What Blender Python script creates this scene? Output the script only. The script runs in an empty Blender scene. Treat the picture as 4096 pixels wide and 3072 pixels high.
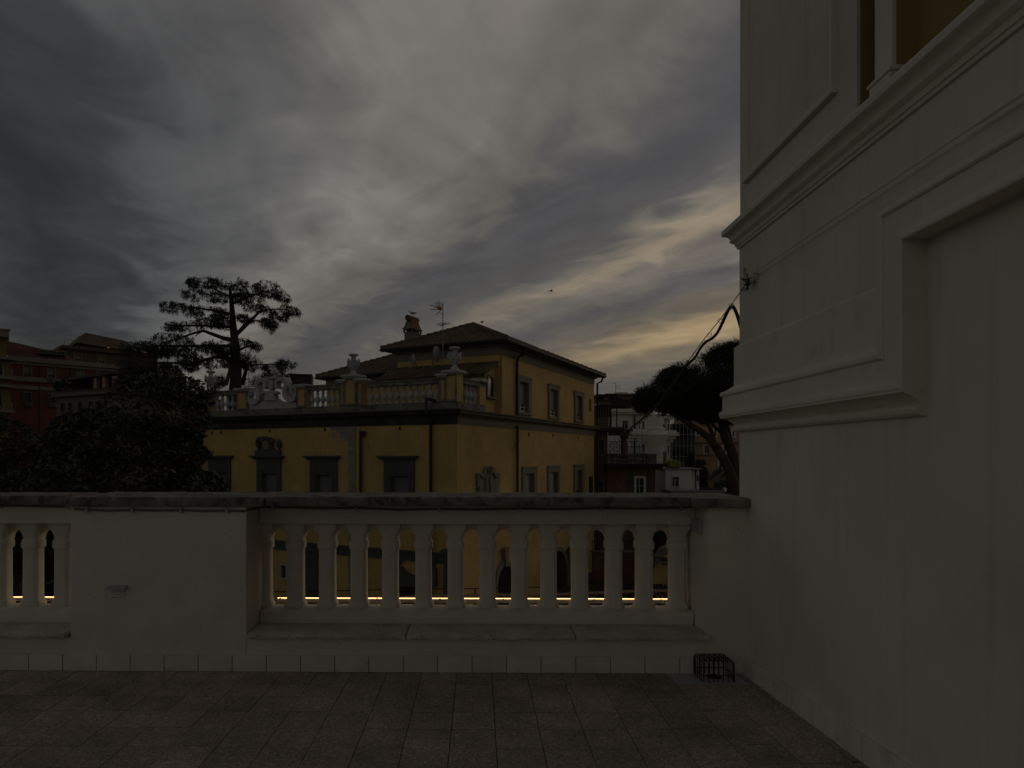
import bpy, bmesh, math, random
import numpy as np
from mathutils import Vector, Matrix, noise
random.seed(7); rng = np.random.default_rng(11)
R = math.radians
sc = bpy.context.scene
COL = sc.collection

# ------------------------------------------------------------------ camera
FPX, CX, HZ, HC = 2680.0, 1870.0, 1818.0, 1.585      # focal length, principal column, horizon row (photo pixels), eye height
cam_d = bpy.data.cameras.new('camera'); cam = bpy.data.objects.new('camera', cam_d); COL.objects.link(cam)
cam.location = (0, 0, HC); cam.rotation_euler = (R(90), 0, 0)
cam_d.sensor_width = 36.0; cam_d.lens = FPX / 4096 * 36
cam_d.shift_x = (2048 - CX) / 4096; cam_d.shift_y = (HZ - 1536) / 4096
cam_d.clip_start = 0.05; cam_d.clip_end = 3000
sc.camera = cam

# ------------------------------------------------------------------ sky, sun, exposure
SUN_AZ, SUN_EL, GLOW_AZ = 54.0, 9.0, 34.0
world = bpy.data.worlds.new('World'); sc.world = world; world.use_nodes = True
def build_world():
    nt = world.node_tree; nt.nodes.clear(); N = nt.nodes.new; L = nt.links.new
    out = N('ShaderNodeOutputWorld'); bg = N('ShaderNodeBackground'); L(bg.outputs[0], out.inputs[0])
    tc = N('ShaderNodeTexCoord'); sep = N('ShaderNodeSeparateXYZ'); L(tc.outputs['Generated'], sep.inputs[0])
    def M(op, a, b=None, c=None, clamp=False):
        n = N('ShaderNodeMath'); n.operation = op; n.use_clamp = clamp
        for i, x in enumerate((a, b, c)):
            if x is None: continue
            if isinstance(x, (int, float)): n.inputs[i].default_value = x
            else: L(x, n.inputs[i])
        return n.outputs[0]
    def MIX(f, a, b, mode='MIX'):
        n = N('ShaderNodeMix'); n.data_type = 'RGBA'; n.blend_type = mode
        for s, x in (('Factor', f), ('A', a), ('B', b)):
            k = [i for i in n.inputs if i.name == s and (i.type == ('VALUE' if s == 'Factor' else 'RGBA'))][0]
            if isinstance(x, (int, float)): k.default_value = x
            elif isinstance(x, tuple): k.default_value = (*x, 1)
            else: L(x, k)
        return [o for o in n.outputs if o.type == 'RGBA'][0]
    X, Y, Z = sep.outputs
    # flat cloud deck: direction -> point on a plane overhead
    zz = M('MAXIMUM', M('ADD', Z, 0.035), 0.03)
    px = M('DIVIDE', X, zz); py = M('DIVIDE', Y, zz)
    q = M('ADD', M('MULTIPLY', px, 0.87), M('MULTIPLY', py, 0.49))      # across the cloud streets
    bend = M('MINIMUM', M('MAXIMUM', M('SUBTRACT', 2.2, py), 0.0), 1.2)   # the streets curve as they pass overhead
    q = M('ADD', q, M('MULTIPLY', bend, 0.3045))
    r = M('ADD', M('MULTIPLY', px, -0.49), M('MULTIPLY', py, 0.87))     # along them
    def NZ(sq, sr, scale, detail, rough, dist=0.0, off=0.0):
        cb = N('ShaderNodeCombineXYZ'); L(M('MULTIPLY', q, sq), cb.inputs[0]); L(M('MULTIPLY', r, sr), cb.inputs[1]); cb.inputs[2].default_value = off
        n = N('ShaderNodeTexNoise'); L(cb.outputs[0], n.inputs['Vector'])
        n.inputs['Scale'].default_value = scale; n.inputs['Detail'].default_value = detail
        n.inputs['Roughness'].default_value = rough; n.inputs['Distortion'].default_value = dist
        return n.outputs['Fac']
    warp = M('SUBTRACT', NZ(1.0, 0.55, 1.1, 3, .5, 0.2, 3.1), 0.5)
    warp2 = M('SUBTRACT', NZ(1.0, 0.75, 2.6, 6, .52, 1.3, 8.1), 0.5)
    qw = M('ADD', M('ADD', q, M('MULTIPLY', warp, 0.42)), M('MULTIPLY', warp2, 0.58))
    ramp = N('ShaderNodeValToRGB'); L(M('DIVIDE', M('ADD', qw, 4.0), 12.0), ramp.inputs[0])
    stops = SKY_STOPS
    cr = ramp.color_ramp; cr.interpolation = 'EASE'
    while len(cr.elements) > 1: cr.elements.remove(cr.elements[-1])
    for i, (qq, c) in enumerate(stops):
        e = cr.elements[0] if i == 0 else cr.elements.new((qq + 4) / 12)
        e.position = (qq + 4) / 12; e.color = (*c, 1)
    fine = NZ(1.0, 0.5, 2.0, 5, .5, 1.0, 1.7)
    fine2 = NZ(1.0, 0.5, 5.2, 4, .5, 1.1, 5.7)
    k = M('ADD', M('MULTIPLY', M('SUBTRACT', fine, 0.5), 1.0), M('ADD', M('MULTIPLY', M('SUBTRACT', fine2, 0.5), 0.48), 1.0))
    cb = N('ShaderNodeCombineColor')
    for i in range(3): L(k, cb.inputs[i])
    col = MIX(1.0, ramp.outputs[0], cb.outputs[0], 'MULTIPLY')
    # towards the horizon the streets merge into one grey haze, warmer towards the set sun
    sx, sy = math.sin(R(GLOW_AZ)), math.cos(R(GLOW_AZ))
    d = M('ADD', M('MULTIPLY', X, sx), M('MULTIPLY', Y, sy))
    toward = M('MULTIPLY', M('SUBTRACT', d, 0.25), 1.35, clamp=True)
    hz_col = MIX(toward, HAZE_DARK, HAZE_WARM)
    fade = M('MULTIPLY', M('MULTIPLY', M('SUBTRACT', 0.955, d), 6.0, clamp=True), M('MULTIPLY', M('SUBTRACT', q, 1.5), 2.5, clamp=True))
    col = MIX(M('MULTIPLY', fade, 0.85), col, (.086, .081, .077))          # the lit edges die away from the set sun
    fh = M('SUBTRACT', 1.0, M('MULTIPLY', M('SUBTRACT', Z, 0.02), 7.0), clamp=True)
    col = MIX(M('MULTIPLY', fh, 0.85), col, hz_col)
    sky = N('ShaderNodeTexSky'); sky.sky_type = 'NISHITA'; sky.sun_disc = False
    sky.sun_elevation = R(SUN_EL); sky.sun_rotation = R(SUN_AZ)
    sk = MIX(1.0, sky.outputs[0], (0.002, 0.002, 0.002), 'MULTIPLY')
    col = MIX(1.0, col, sk, 'ADD')
    L(col, bg.inputs[0]); bg.inputs[1].default_value = SKY_GAIN
SKY_GAIN = 1.0
SKY_STOPS = [(-3.9, (.180, .170, .153)), (-2.0, (.162, .154, .140)), (-0.9, (.060, .060, .060)), (-0.2, (.028, .028, .029)), (0.1, (.040, .041, .042)), (0.36, (.080, .080, .081)), (0.54, (.096, .095, .094)), (0.70, (.130, .125, .116)), (0.84, (.172, .160, .143)), (0.96, (.166, .152, .135)),  # leading stops, unseen behind the camera, are raised as fill light for the terrace
             (1.10, (.138, .127, .114)), (1.24, (.124, .114, .101)), (1.42, (.080, .076, .077)), (1.56, (.066, .064, .067)), (1.80, (.080, .076, .075)), (1.98, (.19, .165, .130)), (2.12, (.33, .268, .185)), (2.35, (.17, .149, .122)), (2.67, (.080, .076, .075)),
             (3.1, (.13, .110, .085)), (3.58, (.33, .240, .135)), (4.0, (.17, .138, .095)), (5.0, (.085, .079, .073)), (7.6, (.072, .069, .067))]
HAZE_DARK = (.029, .029, .030); HAZE_WARM = (.088, .081, .073)
build_world()
sun_d = bpy.data.lights.new('sun', 'SUN'); sun = bpy.data.objects.new('sun', sun_d); COL.objects.link(sun)
sun_d.energy = 0.13; sun_d.angle = R(25); sun_d.color = (1.0, .80, .55)
sun.rotation_euler = Vector((-math.sin(R(SUN_AZ)) * math.cos(R(SUN_EL)), -math.cos(R(SUN_AZ)) * math.cos(R(SUN_EL)), -math.sin(R(SUN_EL)))).to_track_quat('-Z', 'Y').to_euler()
vs = sc.view_settings; vs.view_transform = 'Standard'; vs.look = 'None'; vs.exposure = 0.0; vs.gamma = 1.0; vs.use_curve_mapping = False
sc.render.engine = 'CYCLES'; sc.cycles.use_denoising = True
try: sc.cycles.denoiser = 'OPENIMAGEDENOISE'
except Exception: pass
sc.cycles.max_bounces = 6; sc.cycles.diffuse_bounces = 4; sc.cycles.use_adaptive_sampling = False

# ------------------------------------------------------------------ helpers
class Fr:
    """A ground frame: origin, heading of its x axis. on_x / on_y cast a photo pixel onto one of its upright planes."""
    def __init__(s, ox, oy, ang): s.o = (ox, oy); s.c = math.cos(ang); s.s = math.sin(ang); s.ang = ang
    def w(s, x, y, z=0.0): return (s.o[0] + x * s.c - y * s.s, s.o[1] + x * s.s + y * s.c, z)
    def loc(s, X, Y): dx, dy = X - s.o[0], Y - s.o[1]; return (dx * s.c + dy * s.s, -dx * s.s + dy * s.c)
    def _r(s, u, v):
        dx, dy, dz = (u - CX) / FPX, 1.0, (HZ - v) / FPX
        cx, cy = s.loc(0, 0)
        return cx, cy, dx * s.c + dy * s.s, -dx * s.s + dy * s.c, dz
    def on_y(s, u, v, y=0.0):
        cx, cy, a, b, dz = s._r(u, v); t = (y - cy) / b; return (cx + t * a, HC + t * dz)
    def on_x(s, u, v, x=0.0):
        cx, cy, a, b, dz = s._r(u, v); t = (x - cx) / a; return (cy + t * b, HC + t * dz)
def at(u, v, Y): return ((u - CX) / FPX * Y, Y, HC + (HZ - v) / FPX * Y)

class MB:
    def __init__(s): s.v = []; s.f = []
    def add(s, vs_, fs): n = len(s.v); s.v += [tuple(p) for p in vs_]; s.f += [tuple(i + n for i in f) for f in fs]; return s
    def box(s, x0, x1, y0, y1, z0, z1):
        if x0 > x1: x0, x1 = x1, x0
        if y0 > y1: y0, y1 = y1, y0
        return s.add([(x0, y0, z0), (x1, y0, z0), (x1, y1, z0), (x0, y1, z0), (x0, y0, z1), (x1, y0, z1), (x1, y1, z1), (x0, y1, z1)],
                     [(3, 2, 1, 0), (4, 5, 6, 7), (0, 1, 5, 4), (1, 2, 6, 5), (2, 3, 7, 6), (3, 0, 4, 7)])
    def prism(s, poly, fn, d0, d1):
        """poly: outline points (a, b); fn(a, b, d) -> xyz; extruded from d0 to d1"""
        n = len(poly)
        return s.add([fn(a, b, d0) for a, b in poly] + [fn(a, b, d1) for a, b in poly],
                     [tuple(range(n))[::-1], tuple(range(n, 2 * n))] + [(i, (i + 1) % n, n + (i + 1) % n, n + i) for i in range(n)])
    def lathe(s, cx, cy, prof, n=12, ph=0.0, sq=1.0):
        m = len(prof); V = []; Fc = []
        for r_, z in prof:
            for k in range(n):
                a = 2 * math.pi * k / n + ph; V.append((cx + r_ * math.cos(a), cy + r_ * math.sin(a), z))
        for i in range(m - 1):
            for k in range(n): Fc.append((i * n + k, i * n + (k + 1) % n, (i + 1) * n + (k + 1) % n, (i + 1) * n + k))
        Fc.append(tuple(range(n))[::-1]); Fc.append(tuple(range((m - 1) * n, m * n)))
        return s.add(V, Fc)
    def rings(s, rings):
        n = len(rings[0]); V = [p for r_ in rings for p in r_]; Fc = []
        for i in range(len(rings) - 1):
            for k in range(n): Fc.append((i * n + k, i * n + (k + 1) % n, (i + 1) * n + (k + 1) % n, (i + 1) * n + k))
        Fc.append(tuple(range(n))[::-1]); Fc.append(tuple(range((len(rings) - 1) * n, len(rings) * n)))
        return s.add(V, Fc)
    def tube(s, pts, r, n=6):
        pts = [Vector(p) for p in pts]; rs = r if isinstance(r, (list, tuple)) else [r] * len(pts)
        rings = []; up = None
        for i, p in enumerate(pts):
            d = (pts[min(i + 1, len(pts) - 1)] - pts[max(i - 1, 0)])
            d = d.normalized() if d.length > 1e-9 else Vector((0, 0, 1))
            if up is None: up = Vector((0, 0, 1)) if abs(d.z) < .9 else Vector((1, 0, 0))
            a = d.cross(up)
            if a.length < 1e-6: a = d.orthogonal()
            a.normalize(); b = a.cross(d).normalized(); up = b
            rings.append([tuple(p + (a * math.cos(t) + b * math.sin(t)) * rs[i]) for t in (2 * math.pi * k / n for k in range(n))])
        return s.rings(rings)
    def sweep(s, prof, path, caps=True):
        """moulding: prof = closed outline of (out, z); path = plan points, outward is to the right of travel"""
        P = [Vector(p) for p in path]; n = len(prof); R_ = []
        for i, p in enumerate(P):
            ds = []
            if i > 0: ds.append((p - P[i - 1]).normalized())
            if i < len(P) - 1: ds.append((P[i + 1] - p).normalized())
            ns = [Vector((d.y, -d.x)) for d in ds]
            m = sum(ns, Vector((0, 0)))
            m = m / (m.dot(ns[0])) if len(ns) > 1 else ns[0]
            R_.append([(p.x + m.x * o, p.y + m.y * o, z) for o, z in prof])
        V = [q for r_ in R_ for q in r_]; Fc = []
        for i in range(len(P) - 1):
            for k in range(n): Fc.append((i * n + k, i * n + (k + 1) % n, (i + 1) * n + (k + 1) % n, (i + 1) * n + k))
        if caps: Fc.append(tuple(range(n))); Fc.append(tuple(range((len(P) - 1) * n, len(P) * n))[::-1])
        return s.add(V, Fc)

def tag(o, label=None, cat=None, group=None, kind=None):
    if label: o['label'] = label
    if cat: o['category'] = cat
    if group: o['group'] = group
    if kind: o['kind'] = kind
    return o
def root(name, loc=(0, 0, 0), rz=0.0, label=None, cat=None, group=None):
    o = bpy.data.objects.new(name, None); COL.objects.link(o); o.location = loc; o.rotation_euler = (0, 0, rz)
    o.empty_display_size = .2
    return tag(o, label, cat, group)
def obj(name, mb, m, parent=None, smooth=None, bevel=0.0, bseg=2, kind=None, label=None, cat=None, group=None, loc=None):
    me = bpy.data.meshes.new(name); me.from_pydata(mb.v, [], mb.f)
    bm = bmesh.new(); bm.from_mesh(me)
    bmesh.ops.recalc_face_normals(bm, faces=bm.faces)
    if bevel > 0:
        es = [e for e in bm.edges if len(e.link_faces) == 2 and e.calc_face_angle(0) > .5]
        bmesh.ops.bevel(bm, geom=es, offset=bevel, segments=bseg, affect='EDGES', clamp_overlap=True, profile=.5)
    bm.to_mesh(me); bm.free()
    if smooth is not None:
        me.polygons.foreach_set('use_smooth', [True] * len(me.polygons)); me.set_sharp_from_angle(angle=R(smooth))
    me.materials.append(m)
    o = bpy.data.objects.new(name, me); COL.objects.link(o)
    if parent: o.parent = parent
    if loc: o.location = loc
    return tag(o, label, cat, group, kind)
def dup(o, parent=None, loc=None, rz=None):
    c = o.copy(); COL.objects.link(c)
    if parent is not None: c.parent = parent
    if loc is not None: c.location = loc
    if rz is not None: c.rotation_euler = (0, 0, rz)
    return c
def npmesh(name, V, Fq, m, parent=None, kind=None, smooth=False):
    me = bpy.data.meshes.new(name); V = np.asarray(V, np.float32); Fq = np.asarray(Fq, np.int32); k = Fq.shape[1]
    me.vertices.add(len(V)); me.vertices.foreach_set('co', V.ravel())
    me.loops.add(Fq.size); me.loops.foreach_set('vertex_index', Fq.ravel())
    me.polygons.add(len(Fq)); me.polygons.foreach_set('loop_start', np.arange(0, Fq.size, k, dtype=np.int32))
    me.update(calc_edges=True); me.validate()
    me.materials.append(m); o = bpy.data.objects.new(name, me); COL.objects.link(o)
    if parent: o.parent = parent
    if kind: o['kind'] = kind
    return o
def rough_box(x0, x1, y0, y1, z0, z1, res, amp, seed=0.0, edge=0.0):
    """a block of worn stone: gridded faces pushed in and out by noise, more along the arrises"""
    nx, ny, nz = (max(1, int(round((b - a) / res))) for a, b in ((x0, x1), (y0, y1), (z0, z1)))
    mb = MB(); idx = {}
    def vid(i, j, k):
        key = (i, j, k)
        if key not in idx:
            p = Vector((x0 + (x1 - x0) * i / nx, y0 + (y1 - y0) * j / ny, z0 + (z1 - z0) * k / nz))
            ons = [(i == 0, i == nx), (j == 0, j == ny), (k == 0, k == nz)]
            nrm = Vector([(-1 if a else 0) + (1 if b else 0) for a, b in ons]); ne = sum(1 for a, b in ons if a or b)
            q_ = p * 6 + Vector((seed, seed * 1.7, seed * .6))
            d = noise.noise(q_) * amp + noise.noise(q_ * 4.1) * amp * .5
            if ne > 1: d = -abs(noise.noise(q_ * 3.0)) * edge * 2.2 - edge + d * .5
            idx[key] = len(mb.v); mb.v.append(tuple(p + nrm * d))
        return idx[key]
    for i in range(nx):
        for j in range(ny):
            for k in (0, nz): mb.f.append((vid(i, j, k), vid(i + 1, j, k), vid(i + 1, j + 1, k), vid(i, j + 1, k)))
    for i in range(nx):
        for k in range(nz):
            for j in (0, ny): mb.f.append((vid(i, j, k), vid(i + 1, j, k), vid(i + 1, j, k + 1), vid(i, j, k + 1)))
    for j in range(ny):
        for k in range(nz):
            for i in (0, nx): mb.f.append((vid(i, j, k), vid(i, j + 1, k), vid(i, j + 1, k + 1), vid(i, j, k + 1)))
    return mb
def holed(mb, fn, a0, a1, z0, z1, holes, depth):
    """a wall face with real rectangular openings; fn(a, z, d) -> xyz with d the depth behind the face"""
    A = sorted({a0, a1, *[h[0] for h in holes], *[h[1] for h in holes]}); Z = sorted({z0, z1, *[h[2] for h in holes], *[h[3] for h in holes]})
    A = [a for a in A if a0 <= a <= a1]; Z = [z for z in Z if z0 <= z <= z1]
    for i in range(len(A) - 1):
        for j in range(len(Z) - 1):
            ca, cz = (A[i] + A[i + 1]) / 2, (Z[j] + Z[j + 1]) / 2
            if any(h[0] < ca < h[1] and h[2] < cz < h[3] for h in holes): continue
            mb.add([fn(A[i], Z[j], 0), fn(A[i + 1], Z[j], 0), fn(A[i + 1], Z[j + 1], 0), fn(A[i], Z[j + 1], 0)], [(0, 1, 2, 3)])
    for h in holes:
        c = [(h[0], h[2]), (h[1], h[2]), (h[1], h[3]), (h[0], h[3])]
        for i in range(4):
            p, q_ = c[i], c[(i + 1) % 4]
            mb.add([fn(*p, 0), fn(*q_, 0), fn(*q_, depth), fn(*p, depth)], [(0, 1, 2, 3)])
    return mb

# ------------------------------------------------------------------ materials
MATS = {}
def mat(name, col, rough=.85, var=.12, scale=1.5, bump=0.0, bscale=60, dirt=None, spots=None, rand=.0, spec=.3, metal=0.0, streak=None, streak2=None):
    """procedural surface: base colour, cloudy variation, optional dirt (colour, scale, lo, hi, amount) and pits (colour, scale, size)"""
    m = bpy.data.materials.new(name); m.use_nodes = True; nt = m.node_tree; N = nt.nodes.new; L = nt.links.new
    b = nt.nodes['Principled BSDF']; b.inputs['Roughness'].default_value = rough; b.inputs['Specular IOR Level'].default_value = spec
    b.inputs['Metallic'].default_value = metal
    tc = N('ShaderNodeTexCoord'); oi = N('ShaderNodeObjectInfo')
    off = N('ShaderNodeVectorMath'); off.operation = 'MULTIPLY_ADD'
    cb = N('ShaderNodeCombineXYZ')
    for i in range(3): L(oi.outputs['Random'], cb.inputs[i])
    L(cb.outputs[0], off.inputs[0]); off.inputs[1].default_value = (37, 53, 71); L(tc.outputs['Object'], off.inputs[2])
    vec = off.outputs[0]
    def noise_(s, det=4, ro=.55, v=None):
        n = N('ShaderNodeTexNoise'); n.inputs['Scale'].default_value = s; n.inputs['Detail'].default_value = det; n.inputs['Roughness'].default_value = ro
        L(v or vec, n.inputs['Vector']); return n.outputs['Fac']
    def rng_(x, lo, hi, a=0.0, b_=1.0):
        n = N('ShaderNodeMapRange'); n.inputs[1].default_value = lo; n.inputs[2].default_value = hi; n.inputs[3].default_value = a; n.inputs[4].default_value = b_
        L(x, n.inputs[0]); return n.outputs[0]
    def mix(f, a, c, mode='MIX'):
        n = N('ShaderNodeMix'); n.data_type = 'RGBA'; n.blend_type = mode
        for i, x in ((0, f), (6, a), (7, c)):
            if isinstance(x, (int, float)): n.inputs[i].default_value = x
            elif isinstance(x, tuple): n.inputs[i].default_value = (*x, 1)
            else: L(x, n.inputs[i])
        return n.outputs[2]
    lo = tuple(max(0, c * (1 - var)) for c in col); hi = tuple(min(1, c * (1 + var)) for c in col)
    c = mix(rng_(noise_(scale, 6), .3, .7), lo, hi)
    if streak:                      # vertical run marks
        mp = N('ShaderNodeMapping'); mp.inputs['Scale'].default_value = (9, 9, .55); L(vec, mp.inputs[0])
        c = mix(rng_(noise_(1.0, 5, .6, mp.outputs[0]), .54, .8, 0, streak[1]), c, streak[0])
    if dirt:
        c = mix(rng_(noise_(dirt[1], 7, .65), dirt[2], dirt[3], 0, dirt[4]), c, dirt[0])
    if spots:
        vo = N('ShaderNodeTexVoronoi'); vo.inputs['Scale'].default_value = spots[1]; L(vec, vo.inputs['Vector'])
        sel = rng_(vo.outputs['Distance'], spots[2], spots[2] * .6)
        gate = rng_(noise_(spots[1] * .12, 3), .45, .6)
        mm = N('ShaderNodeMath'); mm.operation = 'MULTIPLY'; L(sel, mm.inputs[0]); L(gate, mm.inputs[1])
        c = mix(mm.outputs[0], c, spots[0])
    if rand:
        c = mix(1.0, c, mix(oi.outputs['Random'], (1 - rand,) * 3, (1 + rand,) * 3), 'MULTIPLY')
    L(c, b.inputs['Base Color'])
    if bump:
        bp = N('ShaderNodeBump'); bp.inputs['Strength'].default_value = min(1, bump); bp.inputs['Distance'].default_value = .01 * max(1, bump)
        L(noise_(bscale, 6, .6), bp.inputs['Height']); L(bp.outputs[0], b.inputs['Normal'])
    MATS[name] = m; return m
def emis(name, col, s):
    m = bpy.data.materials.new(name); m.use_nodes = True; b = m.node_tree.nodes['Principled BSDF']
    b.inputs['Emission Color'].default_value = (*col, 1); b.inputs['Emission Strength'].default_value = s; b.inputs['Base Color'].default_value = (*col, 1); return m
def terrazzo(name, chips, base, scale=70, rand=.09):
    m = mat(name, base, rough=.62, var=.25, scale=2.2, bump=.25, bscale=120, rand=rand); nt = m.node_tree; N = nt.nodes.new; L = nt.links.new
    b = nt.nodes['Principled BSDF']; old = b.inputs['Base Color'].links[0].from_socket
    vec = nt.nodes['Vector Math'].outputs[0]
    vo = N('ShaderNodeTexVoronoi'); vo.inputs['Scale'].default_value = scale; L(vec, vo.inputs['Vector'])
    wn = N('ShaderNodeSeparateColor'); L(vo.outputs['Color'], wn.inputs[0])
    rp = N('ShaderNodeValToRGB'); cr = rp.color_ramp; cr.interpolation = 'CONSTANT'
    while len(cr.elements) > 1: cr.elements.remove(cr.elements[-1])
    for i, (p, c) in enumerate(chips):
        e = cr.elements[0] if i == 0 else cr.elements.new(p); e.position = p; e.color = (*c, 1)
    L(wn.outputs[0], rp.inputs[0])
    sel = N('ShaderNodeMapRange'); L(vo.outputs['Distance'], sel.inputs[0]); sel.inputs[1].default_value = .55; sel.inputs[2].default_value = .35
    mx = N('ShaderNodeMix'); mx.data_type = 'RGBA'; mu = N('ShaderNodeMix'); mu.data_type = 'RGBA'; mu.blend_type = 'MULTIPLY'; mu.inputs[0].default_value = 1
    L(old, mu.inputs[6]); L(rp.outputs[0], mu.inputs[7])
    L(sel.outputs[0], mx.inputs[0]); L(old, mx.inputs[6]); L(mu.outputs[2], mx.inputs[7])
    # worn, damp patches that run across the tiles
    ge = N('ShaderNodeNewGeometry'); nz = N('ShaderNodeTexNoise'); nz.inputs['Scale'].default_value = 1.3; nz.inputs['Detail'].default_value = 5; L(ge.outputs['Position'], nz.inputs['Vector'])
    mr = N('ShaderNodeMapRange'); mr.inputs[1].default_value = .36; mr.inputs[2].default_value = .64; mr.inputs[3].default_value = .78; mr.inputs[4].default_value = 1.14; L(nz.outputs['Fac'], mr.inputs[0])
    cc = N('ShaderNodeCombineColor')
    for i in range(3): L(mr.outputs[0], cc.inputs[i])
    m2 = N('ShaderNodeMix'); m2.data_type = 'RGBA'; m2.blend_type = 'MULTIPLY'; m2.inputs[0].default_value = 1; L(mx.outputs[2], m2.inputs[6]); L(cc.outputs[0], m2.inputs[7])
    L(m2.outputs[2], b.inputs['Base Color']); return m
M = {}
M['wall'] = mat('white_plaster', (.62, .585, .51), var=.08, scale=.9, bump=.35, bscale=22, dirt=((.42, .38, .31), 1.3, .48, .7, .5), streak=((.40, .37, .31), .55), spots=((.12, .11, .1), 5.0, .035))
M['mould'] = mat('white_moulding', (.62, .585, .50), var=.06, scale=2, bump=.35, bscale=45, dirt=((.36, .34, .29), 5, .56, .75, .5))
M['bal'] = mat('cream_paint', (.64, .595, .515), var=.06, scale=2.5, bump=.3, bscale=38, dirt=((.46, .42, .35), 3, .52, .78, .4), spots=((.07, .062, .055), 30, .12))
M['coping'] = mat('weathered_stone', (.20, .185, .155), var=.35, scale=7, bump=.9, bscale=70, dirt=((.035, .034, .032), 9, .48, .62, .8), spots=((.50, .48, .43), 22, .10))
M['trav'] = mat('travertine', (.52, .465, .395), var=.14, scale=4, bump=.4, bscale=60, dirt=((.3, .265, .22), 5, .5, .72, .5), spots=((.05, .046, .04), 48, .30))
M['skirt'] = mat('pale_stone_tile', (.62, .585, .52), var=.09, scale=5, bump=.15, bscale=80, dirt=((.2, .19, .175), 4, .58, .76, .6), rand=.05)
CHIPS = [(0, (1, .97, .92)), (.18, (.7, .68, .64)), (.36, (1.2, 1.16, 1.1)), (.55, (1.55, 1.5, 1.42)), (.75, (.55, .53, .5)), (.88, (1.9, 1.84, 1.74))]
M['terr'] = terrazzo('terrazzo', CHIPS, (.30, .25, .205))
M['terr2'] = mat('replacement_tile', (.38, .38, .375), rough=.5, var=.06, scale=6, rand=.05)
M['grout'] = mat('grout', (.05, .046, .042), var=.3, scale=9)
M['earth'] = mat('earth', (.06, .055, .04), var=.4, scale=.4)
M['iron'] = mat('rusty_wire', (.05, .035, .028), rough=.7, var=.4, scale=20, metal=.3)
M['black'] = mat('black_cable', (.025, .024, .024), rough=.6)
M['greycable'] = mat('grey_conduit', (.15, .148, .14), rough=.55)
M['plastic'] = mat('grey_plastic', (.34, .34, .33), rough=.45, var=.04)
M['led'] = emis('warm_light_strip', (1.0, .58, .24), 3.6)
M['alu'] = mat('aluminium_channel', (.5, .47, .42), rough=.4, metal=.2)
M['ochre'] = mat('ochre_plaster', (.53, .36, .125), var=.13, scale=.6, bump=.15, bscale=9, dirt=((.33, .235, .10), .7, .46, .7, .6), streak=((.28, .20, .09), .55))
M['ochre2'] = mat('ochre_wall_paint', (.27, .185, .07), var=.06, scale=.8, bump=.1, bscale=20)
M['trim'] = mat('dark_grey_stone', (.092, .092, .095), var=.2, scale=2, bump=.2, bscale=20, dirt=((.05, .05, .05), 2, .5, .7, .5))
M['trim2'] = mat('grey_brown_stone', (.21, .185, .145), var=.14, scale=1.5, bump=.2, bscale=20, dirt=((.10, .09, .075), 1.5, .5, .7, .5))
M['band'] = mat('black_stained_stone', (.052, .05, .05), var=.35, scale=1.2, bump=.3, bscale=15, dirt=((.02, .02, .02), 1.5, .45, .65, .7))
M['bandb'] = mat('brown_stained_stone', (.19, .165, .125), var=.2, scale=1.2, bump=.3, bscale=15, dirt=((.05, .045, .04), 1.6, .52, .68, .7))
M['marble'] = mat('weathered_marble', (.43, .42, .405), var=.16, scale=3, bump=.3, bscale=30, dirt=((.16, .155, .145), 3, .52, .66, .7))
M['pedest'] = mat('stained_parapet', (.20, .185, .155), var=.2, scale=1.4, bump=.3, bscale=14, dirt=((.06, .056, .05), 2.2, .48, .63, .75))
M['strip'] = mat('bare_travertine', (.30, .255, .205), var=.25, scale=3, bump=.6, bscale=12, dirt=((.16, .14, .12), 2, .5, .65, .6))
M['peel'] = mat('bare_render', (.26, .25, .235), var=.2, scale=3, bump=.5, bscale=12)
M['roof'] = mat('clay_tiles', (.155, .105, .07), var=.35, scale=2.5, dirt=((.045, .042, .036), 1.6, .42, .62, .7), spots=((.30, .27, .2), 5, .18))
M['mortar'] = mat('hip_mortar', (.17, .155, .13), var=.25, scale=3)
M['gutter'] = mat('dark_gutter', (.035, .032, .03), rough=.6)
M['pipe'] = mat('dark_downpipe', (.033, .031, .03), rough=.6)
M['shut'] = mat('grey_roller_shutter', (.13, .135, .145), rough=.6, var=.06)
M['shutd'] = mat('dark_shutter', (.055, .05, .046), rough=.6, var=.1)
M['white'] = mat('white_paint', (.7, .7, .7), rough=.5, var=.04)
M['glass'] = mat('window_glass', (.012, .013, .015), rough=.22, var=.0, spec=.6)
M['dark'] = mat('dark_interior', (.012, .012, .012), rough=.9)
M['brick'] = mat('chimney_clay', (.17, .07, .038), var=.25, scale=6)
M['grey'] = mat('grey_metal', (.22, .22, .22), rough=.5, metal=.3)
M['orange'] = mat('orange_plastic', (.55, .17, .02), rough=.5)
M['bark'] = mat('bark', (.055, .043, .033), var=.4, scale=3, bump=.8, bscale=14)
M['barkp'] = mat('pine_bark', (.075, .05, .036), var=.4, scale=2.5, bump=.8, bscale=10)
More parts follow.
